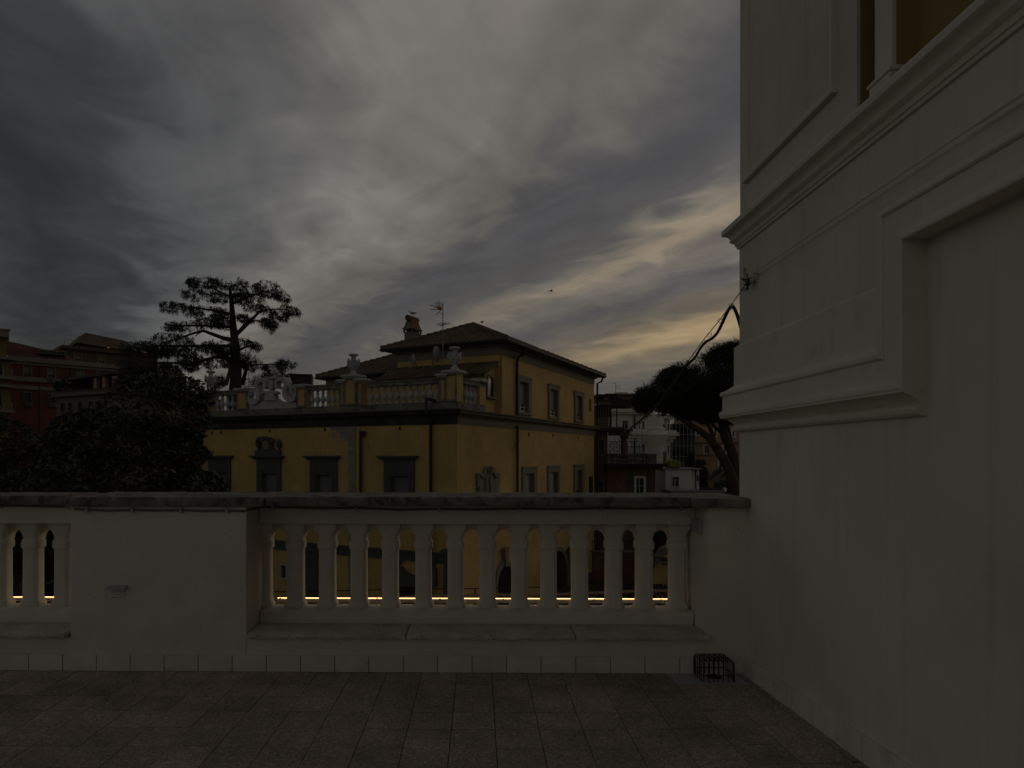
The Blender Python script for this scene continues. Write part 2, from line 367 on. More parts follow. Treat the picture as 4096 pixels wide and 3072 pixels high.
def leafmat(name, col, rough=.6, old=None, trans=.0):
    m = mat(name, col, rough=rough, var=.45, scale=1.1, spec=.35)
    if old:
        nt = m.node_tree; N = nt.nodes.new; L = nt.links.new; b = nt.nodes['Principled BSDF']; s0 = b.inputs['Base Color'].links[0].from_socket
        wn = N('ShaderNodeTexWhiteNoise'); ge = N('ShaderNodeNewGeometry'); L(ge.outputs['Random Per Island'], wn.inputs['Vector'])
        th = N('ShaderNodeMath'); th.operation = 'GREATER_THAN'; th.inputs[1].default_value = .975; L(ge.outputs['Random Per Island'], th.inputs[0])
        mx = N('ShaderNodeMix'); mx.data_type = 'RGBA'; L(th.outputs[0], mx.inputs[0]); L(s0, mx.inputs[6]); mx.inputs[7].default_value = (*old, 1); L(mx.outputs[2], b.inputs['Base Color'])
    return m
M['needle'] = leafmat('cedar_needles', (.022, .030, .018))
M['pine'] = leafmat('pine_needles', (.020, .030, .012))
M['magn'] = leafmat('magnolia_leaves', (.036, .040, .017), rough=.5, old=(.20, .085, .02))
M['bush'] = leafmat('shrub_leaves', (.042, .050, .018))
M['dtree'] = leafmat('dark_tree_leaves', (.024, .027, .014))

# ================================================================== TERRACE
T = Fr(2.017, 4.849, math.atan2(-.0153, 1))           # origin: foot of the corner; x along the parapet, y outwards
GZ = -8.0                                             # garden level below the terrace
def tx(u, v=2300, y=0.0): return T.on_y(u, v, y)[0]
groundmb = MB(); groundmb.add([(-900, -60, GZ), (900, -60, GZ), (900, 1500, GZ), (-900, 1500, GZ)], [(0, 1, 2, 3)])
obj('ground', groundmb, M['earth'], kind='structure')
troot = root('terrace_floor', T.w(0, 0, 0), T.ang); tag(troot, kind='structure')
obj('screed', MB().box(-9, .02, -7.0, 0.0, -.35, -.012), M['grout'], troot)
obj('terrace_base', MB().box(-12, 0, -9, .56, GZ, -.355), M['wall'], kind='structure').matrix_world = Matrix.Translation(T.w(0, 0, 0)) @ Matrix.Rotation(T.ang, 4, 'Z')
TS = .2525
xcol = tx(2105, 2690); xcol0 = xcol - math.floor(xcol / TS) * TS - TS     # one known joint
def fz(x, y):
    s = min(1, max(0, (x + 1.3) / 1.3)); s = s * s * (3 - 2 * s)
    return .036 * max(0, -y) * s
cols = []
x = xcol0 + TS
while x > -6.3: cols.append(x); x -= TS
for ci, xa in enumerate(cols):
    for rj in range(8):
        xa0, xb0 = xa, min(xa + TS, -.012)
        if xb0 - xa0 < .03: continue
        g = .0022; ya, yb = -rj * TS - .006, -(rj + 1) * TS - .006
        p = [(xa0 + g, yb + g), (xb0 - g, yb + g), (xb0 - g, ya - g), (xa0 + g, ya - g)]
        dz = random.uniform(-.0012, .0012)
        mb = MB().add([(a, b, fz(a, b) + dz) for a, b in p] + [(a, b, fz(a, b) - .02) for a, b in p],
                      [(0, 1, 2, 3), (4, 5, 1, 0), (5, 6, 2, 1), (6, 7, 3, 2), (7, 4, 0, 3)])
        um = FPX * T.w((xa0 + xb0) / 2, 0)[0] / T.w((xa0 + xb0) / 2, 0)[1] + CX
        white = rj == 0 and 2625 < um < 2925
        obj('floor_tile', mb, M['terr2'] if white else M['terr'], troot)
obj('floor_beyond', MB().add([(-9, -7, -.004), (0, -7, -.004), (0, -8 * TS - .01, -.004), (-9, -8 * TS - .01, -.004)], [(0, 1, 2, 3)]), M['terr'], troot)
obj('floor_beyond', MB().add([(-9, -8 * TS, -.004), (cols[-1], -8 * TS, -.004), (cols[-1], -.006, -.004), (-9, -.006, -.004)], [(0, 1, 2, 3)]), M['terr'], troot)

# ------------------------------------------------------------------ parapet
par = root('parapet_balustrade', T.w(0, 0, 0), T.ang, 'cream plastered terrace parapet with arched balusters and stone coping', 'balustrade')
ZC0, ZC1 = 1.206, 1.275
pAl, pAr = tx(283), tx(986); pCl = tx(2831)
YR0, YR1 = .28, .56            # rails
def plaster_box(name, x0, x1, y0, y1, z0, z1, m='bal', res=.09, amp=.004, edge=.004, seed=1.0):
    return obj(name, rough_box(x0, x1, y0, y1, z0, z1, res, amp, seed, edge), M[m], par, smooth=50)
plaster_box('base_wall', -9, 0.0, 0, .56, -.3, .243, seed=3, edge=.001)
plaster_box('pier', pAl, pAr, -.004, .56, -.3, ZC0, seed=5, edge=.0015, amp=.002)
plaster_box('pier', pCl, .06, -.004, .56, -.3, ZC0, seed=9, edge=.0015, amp=.002)
bays = [(-9.0, pAl), (pAr, pCl)]
for k, (a, b) in enumerate(bays):
    plaster_box('bottom_rail', a, b, YR0, YR1 - .01, .243, .382, seed=12 + k, edge=.007, amp=.005, res=.07)
    plaster_box('top_rail', a, b, YR0 - .01, YR1 - .01, 1.046, ZC0 - .002, seed=22 + k, edge=.003, amp=.003, res=.08)
# stone bench slabs
j1, j2 = tx(1625, 2520), tx(2300, 2520)
for k, (a, b) in enumerate([(tx(980, 2540, -.04), j1 - .0015), (j1 + .0015, j2 - .0015), (j2 + .0015, tx(2842, 2540, -.04)), (-6.6, tx(262, 2540, -.04)), (-9, -6.604)]):
    obj('bench_slab', rough_box(a, b, -.042, YR0 + .01, .243, .282, .02, .0016, 31 + 7 * k, .0026), M['trav'], par, smooth=60)
# coping stones
cj = tx(1046, 2000, -.04)
for k, (a, b, y0, y1, z1) in enumerate([(cj + .003, tx(2768, 2000, -.02), .015, .60, ZC1), (tx(2772, 2010, -.03), .045, -.085, .63, ZC1 - .003),
                                        (tx(250, 2010, -.06), cj - .002, -.055, .63, ZC1 + .002), (-6.4, tx(247, 2000, .1), .16, .60, ZC1), (-9, -6.404, .16, .60, ZC1)]):
    obj('coping_stone', rough_box(a, b, y0, y1, ZC0, z1, .02, .0028, 51 + 9 * k, .0028), M['coping'], par, smooth=32)
# skirting tiles along the parapet and the house wall
jx = tx(131 * .926, 2640); n0 = math.floor(jx / .25)
xs = [jx + .25 * k for k in range(-12, 40)]
for a in xs:
    a0, b0 = a + .0018, min(a + .2482, -.002)
    if a0 > -.03: break
    h = .122 + random.uniform(-.002, .002)
    obj('skirting_tile', rough_box(a0, b0, -.019 - random.uniform(0, .002), -.0005, fz(a0, 0) + .001, h, .06, .0006, a, .0012), M['skirt'], par)

# balusters
def oct_(a, z, c=.42, yy=1.0):
    k = a * (1 - c)
    return [(a, -k * yy, z), (a, k * yy, z), (k, a * yy, z), (-k, a * yy, z), (-a, k * yy, z), (-a, -k * yy, z), (-k, -a * yy, z), (k, -a * yy, z)]
def baluster_mesh(seed):
    prof = [(.078, .378, .34), (.078, .394, .34), (.076, .408, .34), (.067, .43, .36), (.0635, .445, .38), (.063, .60, .40), (.0625, .75, .40), (.0625, .832, .40),
            (.064, .836, .36), (.0715, .846, .32), (.0725, .872, .32), (.0715, .896, .32), (.064, .908, .34), (.0605, .914, .34), (.061, .93, .32), (.066, .958, .28), (.075, .985, .22), (.0835, 1.004, .12), (.084, 1.01, .06), (.084, 1.0475, .06)]
    rings = []
    for i, (a, z, c) in enumerate(prof):
        a *= 1 + .018 * noise.noise(Vector((seed * 3.3, z * 5, 0)))
        dx = .0025 * noise.noise(Vector((seed, z * 3, 4))); rings.append([(x_ + dx, y_, z_) for x_, y_, z_ in oct_(a, z, c)])
    return MB().rings(rings)
YB = .435
bprotos = []
def arch_mesh(gap):
    # spandrel with a pointed arch, springing from the collars; spans between two baluster axes
    h = gap / 2; sp = h - .058; half = [(-h + .02, .915), (-sp - .006, .905)]
    for i in range(13):
        t = i / 12; half.append((-sp + sp * t, .905 + .083 * ((1 - (1 - t) ** 2.1) ** .5 * .86 + .14 * t)))
    low = half + [(-a, z) for a, z in half[::-1]][1:]; mb = MB(); n = len(low); ch = .006
    rows = [[(a, -.012, 1.046) for a, z in low], [(a, -.012, min(1.045, z + ch)) for a, z in low], [(a, -.012 + ch, z) for a, z in low],
            [(a, .062 - ch, z) for a, z in low], [(a, .062, min(1.045, z + ch)) for a, z in low], [(a, .062, 1.046) for a, z in low]]
    mb.add([p for r_ in rows for p in r_], [(i * n + k, i * n + k + 1, (i + 1) * n + k + 1, (i + 1) * n + k) for i in range(5) for k in range(n - 1)])
    return mb
fullx = [tx(u, 2300, YB - .06) for u in (1176, 1304, 1431, 1558, 1692, 1822.5, 1951, 2079, 2197, 2323, 2459, 2582, 2718)]
halfx = tx(1046, 2300, YB - .06)
leftx = [tx(u, 2300, YB - .06) for u in (240, 113, -14)]
while leftx[-1] > -7: leftx.append(leftx[-1] - .25)
for k, x in enumerate(fullx + [halfx] + leftx):
    if k < 5:
        o = obj('baluster', baluster_mesh(k + 1), M['bal'], par, smooth=35, bevel=.0035, loc=(x, YB, 0)); bprotos.append(o)
    else:
        o = dup(bprotos[(k * 3) % 5], par, (x, YB, 0)); o.rotation_euler = (random.uniform(-.003, .003), random.uniform(-.004, .004), R(90) * random.randrange(4))
for seq in ([halfx] + fullx, sorted(leftx)):
    for a, b in zip(seq[:-1], seq[1:]):
        obj('arch', arch_mesh(b - a), M['bal'], par, smooth=30, loc=((a + b) / 2, YB + .005, 0))

# warm light strip on the outer edge of the rail
led = root('light_strip', T.w(0, 0, 0), T.ang, 'thin glowing warm white light strip running behind the balusters', 'light strip')
for a, b in ((pAr + .05, pCl - .02), (-6.5, pAl - .05)):
    obj('light_tube', MB().tube([(a, .600, .407), (b, .600, .409)], .0028, 8), M['led'], led)
    obj('channel', MB().box(a, b, .592, .612, .374, .400), M['alu'], led)
for u in (1121, 1508, 1760, 2013, 2376, 2645):
    xx = tx(u, 2405, .585); obj('clip', MB().box(xx - .006, xx + .006, .575, .591, .383, .41).box(xx - .011, xx + .011, .555, .592, .3825, .389), M['plastic'], led)
cb_ = MB(); q0 = T.on_y(2760, 2418, .45)[0]
pts = [(q0, .50, .43), (q0 + .01, .47, .40), (q0 + .035, .42, .386), (q0 + .06, .36, .387), (q0 + .068, .34, .395), (q0 + .066, .33, .41)]
obj('lead_cable', cb_.tube(pts, .0035, 6), M['black'], led)

# rusty guard wire and pale pipe outside the parapet
gw = root('guard_wire', T.w(0, 0, 0), T.ang, 'rusty thin wire stretched level outside the balusters', 'wire')
yw = 1.0; pw = []
for u, v in ((1060, 2366), (1300, 2363), (1560, 2360), (1900, 2355), (2200, 2349), (2500, 2340), (2760, 2336)):
    a, z = T.on_y(u, v, yw); pw.append((a, yw, z + .004 * math.sin(u)))
obj('wire', MB().tube(pw, .0045, 5), M['iron'], gw)
for i in (1, 3, 5): obj('wire_post', MB().tube([(pw[i][0], yw, pw[i][2]), (pw[i][0], yw, -.5)], .006, 5), M['iron'], gw)
pp = root('outer_pipe', T.w(0, 0, 0), T.ang, 'pale crooked pipe lying along the outer ledge behind the balusters', 'pipe')
pw = []
for u, v in ((1060, 2400), (1300, 2398), (1560, 2392), (1660, 2386), (1820, 2383), (2000, 2379), (2140, 2382), (2260, 2376), (2480, 2367), (2600, 2361), (2780, 2368)):
    a, z = T.on_y(u, v, .85); pw.append((a, .85, z))
obj('pipe_run', MB().tube(pw, .011, 8), M['trim2'], pp, smooth=40)
obj('outer_ledge', MB().box(-9, 0, .56, 1.15, -.6, .12), M['pedest'], par)
for i in (2, 6, 9): obj('bracket', MB().box(pw[i][0] - .01, pw[i][0] + .01, .84, .86, .12, pw[i][2]), M['iron'], pp)

# conduit clipped under the coping
cc = root('clipped_cable', T.w(0, 0, 0), T.ang, 'grey cable clipped in gentle sags under the coping stones', 'cable')
path = []
for u, v, y in ((-300, 2022, .262), (20, 2023, .262), (250, 2027, .262), (300, 2036, -.012), (352, 2039, -.012), (430, 2043, -.012), (533, 2040, -.012), (630, 2042, -.012), (727, 2041, -.012), (820, 2044, -.012), (911, 2042, -.012), (975, 2045, -.012), (993, 2040, .02), (1020, 2035, .2), (1042, 2030, .262),
                (1092, 2029, .262), (1180, 2031, .262), (1300, 2034, .262), (1427, 2032, .262), (1600, 2040, .262), (1757, 2037, .262), (1900, 2039, .262), (2079, 2035, .262), (2250, 2038, .262), (2404, 2033, .262), (2560, 2036, .262), (2722, 2032, .262), (2770, 2027, .262)):
    a, z = T.on_y(u, v, y); path.append((a, y, z))
obj('conduit', MB().tube(path, .0085, 7), M['greycable'], cc, smooth=40)
for u, v, y in ((4, 2022, .265), (352, 2039, -.003), (533, 2040, -.003), (727, 2041, -.003), (911, 2042, -.003), (1092, 2029, .268), (1427, 2032, .268), (1757, 2037, .268), (2079, 2035, .268), (2404, 2033, .268), (2722, 2032, .268)):
    a, z = T.on_y(u, v, y); obj('clip', MB().box(a - .011, a + .011, y - .022, y + .004, z - .018, z + .015), M['plastic'], cc, bevel=.003)

# junction box on the return of the end pier
jb = root('junction_box', T.w(pCl, .16, 1.0), T.ang, 'small flat grey plastic junction box on the end pier side', 'junction box')
y0, z1 = T.on_x(2784, 2072, pCl); y1, z0 = T.on_x(2812, 2138, pCl)
ya, yb = sorted((y0 - .16, y1 - .16))
obj('case', MB().box(-.028, .004, ya, yb, z0 - 1.0, z1 - 1.0), M['plastic'], jb, bevel=.005)
obj('cover', MB().box(-.034, -.027, ya + .006, yb - .006, z0 - .994, z1 - 1.006), M['plastic'], jb, bevel=.003)
for yy in (ya + .012, yb - .012):
    for zz in (z0 - .985, z1 - 1.015): obj('screw', MB().tube([(-.0335, yy, zz), (-.0365, yy, zz)], .003, 8), M['black'], jb)

# hooded vent in the pier
a0, zt = T.on_y(433, 2340); a1, zb = T.on_y(511, 2398)
vt = root('wall_vent', T.w((a0 + a1) / 2, 0, zb), T.ang, 'small perforated vent with bent metal hood in the plain pier', 'vent')
hw = (a1 - a0) / 2; hh = zt - zb
obj('hood', MB().add([(-hw, 0, hh), (hw, 0, hh + .003), (hw + .002, -.055, hh - .026), (-hw, -.05, hh - .02), (-hw, 0, hh - .004), (hw, 0, hh - .001), (hw + .002, -.055, hh - .03), (-hw, -.05, hh - .024)],
                     [(0, 1, 2, 3), (7, 6, 5, 4), (0, 3, 7, 4), (1, 5, 6, 2), (3, 2, 6, 7)]), M['plastic'], vt)
obj('vent_plate', MB().box(-hw * .78, hw * .78, -.006, .004, 0, hh - .02), M['bal'], vt, bevel=.003)
for i in range(5):
    for j in range(4):
        obj('vent_hole', MB().tube([(-hw * .5 + i * hw * .28 + (.01 if j % 2 else 0), -.0055, .016 + j * .02), (-hw * .5 + i * hw * .28 + (.01 if j % 2 else 0), -.0075, .016 + j * .02)], .0036, 7), M['dark'], vt)

# wire guard over the corner drain
cx0, _ = T.on_y(2786, 2690, -.12); cx1, _ = T.on_y(2925, 2690, -.12)
cg = root('wire_cage', T.w((cx0 + cx1) / 2, -.115, 0.0), T.ang, 'rusty bent wire cage guarding the corner floor drain', 'wire cage')
w2 = (cx1 - cx0) / 2 * .93; dp = .088; ch = .146
def bent(x): return [(x, dp, .008), (x, dp, ch - .012), (x, dp - .012, ch), (x, -dp + .012, ch - .004), (x, -dp, ch - .016), (x + .002, -dp - .004, .004)]
for i in range(7):
    x = -w2 * .9 + 1.8 * w2 * i / 6; obj('rib_wire', MB().tube([(a + random.uniform(-.002, .002), b, c) for a, b, c in bent(x)], .0036, 5), M['iron'], cg)
for i in range(5):
    y = -dp * .9 + 1.8 * dp * i / 4; obj('cross_wire', MB().tube([(-w2, y, .006), (-w2, y, ch - .014), (-w2 + .014, y, ch + .004), (w2 - .014, y, ch + .004), (w2, y, ch - .014), (w2 + .003, y, .006)], .0036, 5), M['iron'], cg)
obj('hoop_wire', MB().tube([(-w2, -dp, .05), (w2, -dp, .05), (w2, dp, .05), (-w2, dp, .05), (-w2, -dp, .05)], .0034, 5), M['iron'], cg)
dr = root('floor_drain', T.w((cx0 + cx1) / 2 + .01, -.09, 0.003), T.ang, 'dark open drain hole in the floor under the wire cage', 'drain')
obj('drain_hole', MB().tube([(0, 0, 0.002), (0, 0, .0045)], .05, 16), M['dark'], dr)

# ================================================================== HOUSE WALL ON THE RIGHT
WE = T.on_x(2958, 1900, 0.0)[0]                       # far end of the wall
hr = root('white_house', T.w(0, 0, 0), T.ang, 'white plastered house wall with heavy mouldings beside the terrace', 'house')
LN = -9.0
obj('wall', MB().box(0, 6, LN, WE, GZ, 3.2), M['wall'], hr)
UP = T.on_x(3425, 300, 0.0)[0]
obj('corner_pilaster', MB().box(0.004, 5.9, UP, WE - .002, 3.2, 9.5), M['wall'], hr)
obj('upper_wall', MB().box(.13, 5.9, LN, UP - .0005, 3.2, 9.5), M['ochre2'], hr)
# raised panel mould on the pilaster
def rect_mould(name, y0, y1, z0, z1, w, prof, m, x0=0.0):
    """picture-frame moulding on the wall face; prof: (inset from the outer edge, projection)"""
    ring = []
    for o_, p_ in prof: ring.append([(x0 - p_, y0 + o_, z0 + o_), (x0 - p_, y1 - o_, z0 + o_), (x0 - p_, y1 - o_, z1 - o_), (x0 - p_, y0 + o_, z1 - o_)])
    mb = MB(); V = [p for r_ in ring for p in r_]; Fc = []
    for i in range(len(ring) - 1):
        for k in range(4): Fc.append((i * 4 + k, i * 4 + (k + 1) % 4, (i + 1) * 4 + (k + 1) % 4, (i + 1) * 4 + k))
    mb.add(V, Fc); return obj(name, mb, M[m], hr)
yl, zl = T.on_x(2984, 735); yr_, zr = T.on_x(3348, 377)
rect_mould('panel_mould', yr_, yl, zl, 8.6, .06, [(0, -.004), (0, .030), (.018, .032), (.026, .022), (.044, .020), (.052, .008), (.054, -.004)], 'mould')
# slender second pilaster in the ochre recess, with a small base mould
ys0 = T.on_x(3493, 200)[0]; ys1 = T.on_x(3562, 200)[0]
obj('slender_pilaster', MB().box(.006, .03, ys1, ys0, 3.2, 9.4), M['wall'], hr, bevel=.004)
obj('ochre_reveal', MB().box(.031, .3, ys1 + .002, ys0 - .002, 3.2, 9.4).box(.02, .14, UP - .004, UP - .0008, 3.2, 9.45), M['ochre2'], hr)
obj('pilaster_base', MB().box(-.012, .12, ys1 - .016, ys0 + .016, 3.2, 3.385).box(-.020, .12, ys1 - .024, ys0 + .024, 3.385, 3.402).box(-.008, .12, ys1 - .012, ys0 + .012, 3.402, 3.416), M['mould'], hr, bevel=.004)
# mouldings; outward is towards the terrace (-x) and the garden (+y)
PATH = [(3.0, WE), (0.0, WE), (0.0, LN)][::-1]
def mz(u, v): return T.on_x(u, v, 0)[1]
c0 = mz(2957, 997); 
corn = [(-.02, c0), (.014, c0), (.016, c0 + .018), (.024, c0 + .02), (.026, c0 + .034), (.03, c0 + .044), (.044, c0 + .052), (.054, c0 + .062), (.056, c0 + .07), (.05, c0 + .074),
        (.052, c0 + .082), (.06, c0 + .098), (.074, c0 + .110), (.09, c0 + .116), (.098, c0 + .122), (.1, c0 + .15), (.094, c0 + .163), (-.02, c0 + .178)]
PATHC = [(0.0, LN), (0.0, WE), (3.0, WE)]
# travelling +y along x=0 puts the right-hand side at +x, so mirror by walking back
PATHR = PATHC[::-1]
obj('cornice', MB().sweep(corn, PATHR), M['mould'], hr, smooth=25)
JY = T.on_x(3605, 1400, -.11)[0]                       # jamb of the blind opening
zi = 1.868; zo = 2.100
dado = [(-.02, zo - .03), (.030, zo - .03), (.030, mz(2936, 1398) - .004), (.004, mz(2959, 1379)), (-.02, mz(2959, 1379))]
obj('dado_step', MB().sweep(dado, [(3.0, WE), (0.0, WE), (0.0, JY + .2)]), M['mould'], hr, smooth=25)
arch = [(0, -.02), (0, .108), (.006, .1115), (.026, .1115), (.036, .108), (.041, .100), (.042, .094), (.05, .0935), (.150, .0925), (.151, .099), (.158, .1065), (.170, .108), (.182, .105), (.187, .098), (.190, .085), (.205, .060), (.226, .036), (.234, .022), (.236, -.02)]
obj('band_mould', MB().sweep([(n_, zi + w_) for w_, n_ in arch], [(3.0, WE), (0.0, WE), (0.0, JY + .6)]), M['mould'], hr, smooth=25)
# the same profile turned up and over the blind opening, mitred in the wall plane
ZT = mz(3610, 958); ZT = T.on_x(3608, 958, -.11)[1]
pth = [(JY + .6, zi), (JY, zi), (JY, ZT), (LN, ZT)]   # (y, z): inner edge; outer side is up / far
am = MB(); rg = []
for i, (py_, pz_) in enumerate(pth):
    row = []
    for w_, n_ in arch:
        if i == 0: yy, zz_ = py_, pz_ + w_
        elif i == 1: yy, zz_ = py_ + w_, pz_ + w_
        elif i == 2: yy, zz_ = py_ + w_, pz_ + w_
        else: yy, zz_ = py_, pz_ + w_
        row.append((-n_, yy, zz_))
    rg.append(row)
n_ = len(arch)
for i in range(3): am.add(rg[i] + rg[i + 1], [(k, k + 1, n_ + k + 1, n_ + k) for k in range(n_ - 1)])
obj('architrave', am, M['mould'], hr, smooth=25)
corb = [(-.02, 1.752), (.012, 1.752), (.028, 1.756), (.040, 1.768), (.043, 1.782), (.036, 1.796), (.026, 1.802), (.027, 1.806), (.034, 1.812), (.046, 1.826), (.066, 1.842), (.092, 1.852), (.106, 1.856), (.107, zi + .001), (-.02, zi + .001)]
obj('corbel_mould', MB().sweep(corb, [(3.0, WE), (0.0, WE), (0.0, JY + .0005)]), M['mould'], hr, smooth=25)
# skirting against the house wall
y = -.014
k = 0
while y > -3.2:
    L_ = random.choice((.25, .25, .25, .14)); y1_ = y - L_ + .003
    z0a, z1a = fz(0, y), fz(0, y1_); h = .128; t_ = .030 + random.uniform(-.004, .004)
    mb = MB().add([(-t_, y, z0a - .02), (0, y, z0a - .02), (0, y, z0a + h), (-t_, y, z0a + h), (-t_, y1_, z1a - .02), (0, y1_, z1a - .02), (0, y1_, z1a + h), (-t_, y1_, z1a + h)],
                  [(0, 1, 2, 3), (7, 6, 5, 4), (0, 3, 7, 4), (3, 2, 6, 7), (1, 0, 4, 5)])
    obj('skirting_tile', mb, M['skirt'], hr, bevel=.002); y -= L_
# iron ring with the wire along the wall
ry, rz_ = T.on_x(3012, 1097, -.02)
ring = root('wall_ring', T.w(-.02, ry, rz_), T.ang, 'white painted iron ring fixed to the house wall holding the wires', 'ring')
cmb = MB(); pts = []
for i in range(21):
    a = 2 * math.pi * i / 20; pts.append((-.03 - .02 * math.sin(a), .055 * math.cos(a), .052 * math.sin(a)))
obj('ring_loop', cmb.tube(pts, .010, 8), M['mould'], ring, smooth=60)
obj('ring_bolt', MB().tube([(.03, -.05, 0), (-.035, -.05, 0)], .012, 8), M['mould'], ring)
wb = MB()
for i in range(26):
    p0 = Vector((-.03 + random.uniform(-.02, .02), .015 + random.uniform(-.02, .02), -.035 + random.uniform(-.03, .02)))
    wb.tube([p0, p0 + Vector((random.uniform(-.03, .03), random.uniform(-.02, .05), random.uniform(-.05, .03)))], .003, 4)
obj('wire_binding', wb, M['iron'], ring)
ww = root('wall_wire', T.w(0, 0, 0), T.ang, 'taut twisted wire running level along the house wall from the iron ring', 'wire')
pts = [(-.045, ry, rz_ - .012)]
for i in range(1, 40):
    yy = ry + (LN + 5 - ry) * i / 39; pts.append((-.04 + .002 * math.sin(i * 2.1), yy, rz_ - .01 + .012 * math.sin(i / 39 * 3.1)))
obj('wire', MB().tube(pts, [.0045 if i < 22 else .008 for i in range(40)], 6), M['mould'], ww)

# ================================================================== OCHRE VILLA
VY = 34.0
V = Fr((1829 - CX) / FPX * VY, VY, R(90 - 27.2))       # origin: street corner; x along the right-hand front, y along the left-hand front
vil = root('ochre_villa', V.w(0, 0, GZ), V.ang, 'ochre yellow villa with dark cornice, tiled hip roof and white roof balustrade', 'villa')
vil.location.z = 0
fA = lambda a, z, d: (d, a, z)
fB = lambda a, z, d: (a, d, z)
def qA(u, v, x=0.0): return V.on_x(u, v, x)
def qB(u, v, y=0.0): return V.on_y(u, v, y)
def r1(x, y): return (780 + .4822 * x, 1180 + .4822 * y)
def r2(x, y): return (1600 + .4823 * x, 1180 + .4823 * y)
AL = qA(795, 1800)[0]                                  # far end of the left-hand front
BL = qB(2376, 1740)[0]                                 # far end of the right-hand front
ZF = 3.13; ZK = 3.52; ZP = 3.93                         # frieze bottom, cornice bottom, parapet foot
def vpart(name, mb, m, parent=None, **k): return obj(name, mb, M[m], parent or vil, **k)
def ribbed(mb, fn, a0, a1, z0, z1, d, pitch, t=.02):
    """roller shutter: slats leaning over one another"""
    n = max(1, int(round((z1 - z0) / pitch)))
    for i in range(n):
        za, zb = z0 + (z1 - z0) * i / n, z0 + (z1 - z0) * (i + 1) / n
        mb.add([fn(a0, za, d - t), fn(a1, za, d - t), fn(a1, zb, d), fn(a0, zb, d), fn(a1, za, d + .01), fn(a0, za, d + .01)], [(0, 1, 2, 3), (5, 4, 1, 0)])
    return mb
def fbox(mb, fn, a0, a1, z0, z1, p0, p1):
    """box on a facade, standing p0..p1 in front of it"""
    P = [fn(a, z, -p) for p in (p0, p1) for a, z in ((a0, z0), (a1, z0), (a1, z1), (a0, z1))]
    return mb.add(P, [(0, 1, 2, 3), (4, 5, 6, 7), (0, 1, 5, 4), (1, 2, 6, 5), (2, 3, 7, 6), (3, 0, 4, 7)])

# --- left-hand front: windows with cornices
winA = []
for (xa, xb, oa, ob, ca, cb2, yc, yo) in ((120, 300, 165, 270, 95, 325, 1337, 1470), (520, 718, 567, 685, 478, 745, 1340, 1480), (960, 1185, 1010, 1143, 920, 1210, 1340, 1490), (1573, 1825, 1630, 1782, 1530, 1855, 1343, 1500)):
    a1, zt = qA(*r1(xa, yc)); a0, _ = qA(*r1(xb, yc)); o1, zo_ = qA(*r1(oa, yo)); o0, _ = qA(*r1(ob, yo))
    c1, _ = qA(*r1(ca, yc)); c0_, _ = qA(*r1(cb2, yc))
    winA.append(dict(a=(a0, a1), o=(o0, o1), c=(c0_, c1), zt=zt, zo=zo_))
zTop = sum(w['zt'] for w in winA) / 4; zOp = sum(w['zo'] for w in winA) / 4
holesA = [(w['o'][0], w['o'][1], zOp - 2.5, zOp) for w in winA]
sw0, sz1 = qA(1150, 2255); sw1, sz0 = qA(1120, 2318)
holesA.append((sw0 + .1, sw1 - .1, sz0 + .1, sz1 - .1))
gw0, gz1 = qA(1660, 2345); gw1, _ = qA(1592, 2345)
holesA.append((gw0, gw1, GZ, gz1))
vpart('front_wall', holed(MB(), fA, 0, AL, GZ, ZF, holesA, .28), 'ochre')
for w in winA:
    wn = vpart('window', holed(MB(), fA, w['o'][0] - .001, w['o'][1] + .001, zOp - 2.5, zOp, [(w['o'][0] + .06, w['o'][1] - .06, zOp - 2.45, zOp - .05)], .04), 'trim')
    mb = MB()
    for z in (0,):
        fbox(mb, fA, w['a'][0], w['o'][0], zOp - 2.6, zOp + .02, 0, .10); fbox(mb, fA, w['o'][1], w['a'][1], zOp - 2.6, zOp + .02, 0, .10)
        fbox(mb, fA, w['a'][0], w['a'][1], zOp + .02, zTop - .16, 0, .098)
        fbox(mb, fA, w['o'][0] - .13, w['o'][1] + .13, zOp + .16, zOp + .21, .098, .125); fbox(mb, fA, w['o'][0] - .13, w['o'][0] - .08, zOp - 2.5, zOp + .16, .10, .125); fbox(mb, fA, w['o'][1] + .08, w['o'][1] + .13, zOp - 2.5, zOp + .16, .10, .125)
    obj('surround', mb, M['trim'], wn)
    c0_, c1 = w['c']; mb = MB()
    fbox(mb, fA, c0_ + .16, c1 - .16, zTop - .17, zTop - .10, 0, .17); fbox(mb, fA, c0_ + .07, c1 - .07, zTop - .10, zTop - .05, 0, .26); fbox(mb, fA, c0_, c1, zTop - .05, zTop + .06, 0, .34)
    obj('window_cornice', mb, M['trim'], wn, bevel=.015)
    obj('roller_shutter', ribbed(MB(), fA, w['o'][0] + .06, w['o'][1] - .06, zOp - 2.45, zOp - .05, .14, .075), M['shut'], wn)
# broken pediment with flame urns over the second window
w = winA[1]; cm = (w['a'][0] + w['a'][1]) / 2
def pA(x, y): a, z = qA(*r1(x, y)); return (a, z)
mb = MB()
mb.prism([pA(x, y) for x, y in ((513, 1338), (513, 1292), (548, 1290), (565, 1270), (572, 1240), (562, 1215), (578, 1200), (610, 1190), (640, 1195), (662, 1215), (652, 1235), (655, 1265), (672, 1288), (718, 1292), (718, 1338))], lambda a, b, d: (-d, a, b), 0, .18)
ped = obj('pediment', mb, M['trim'], vil)
mb = MB(); pts = [pA(x, y) for x, y in ((535, 1218), (548, 1192), (575, 1183), (615, 1182), (655, 1190), (682, 1212))]
mb.prism([(a, b + .06) for a, b in pts] + [(a, b - .10) for a, b in pts[::-1]], lambda a, b, d: (-d, a, b), .18, .34)
obj('scrolled_top', mb, M['trim'], ped)
mb = MB(); c_ = pA(608, 1245)
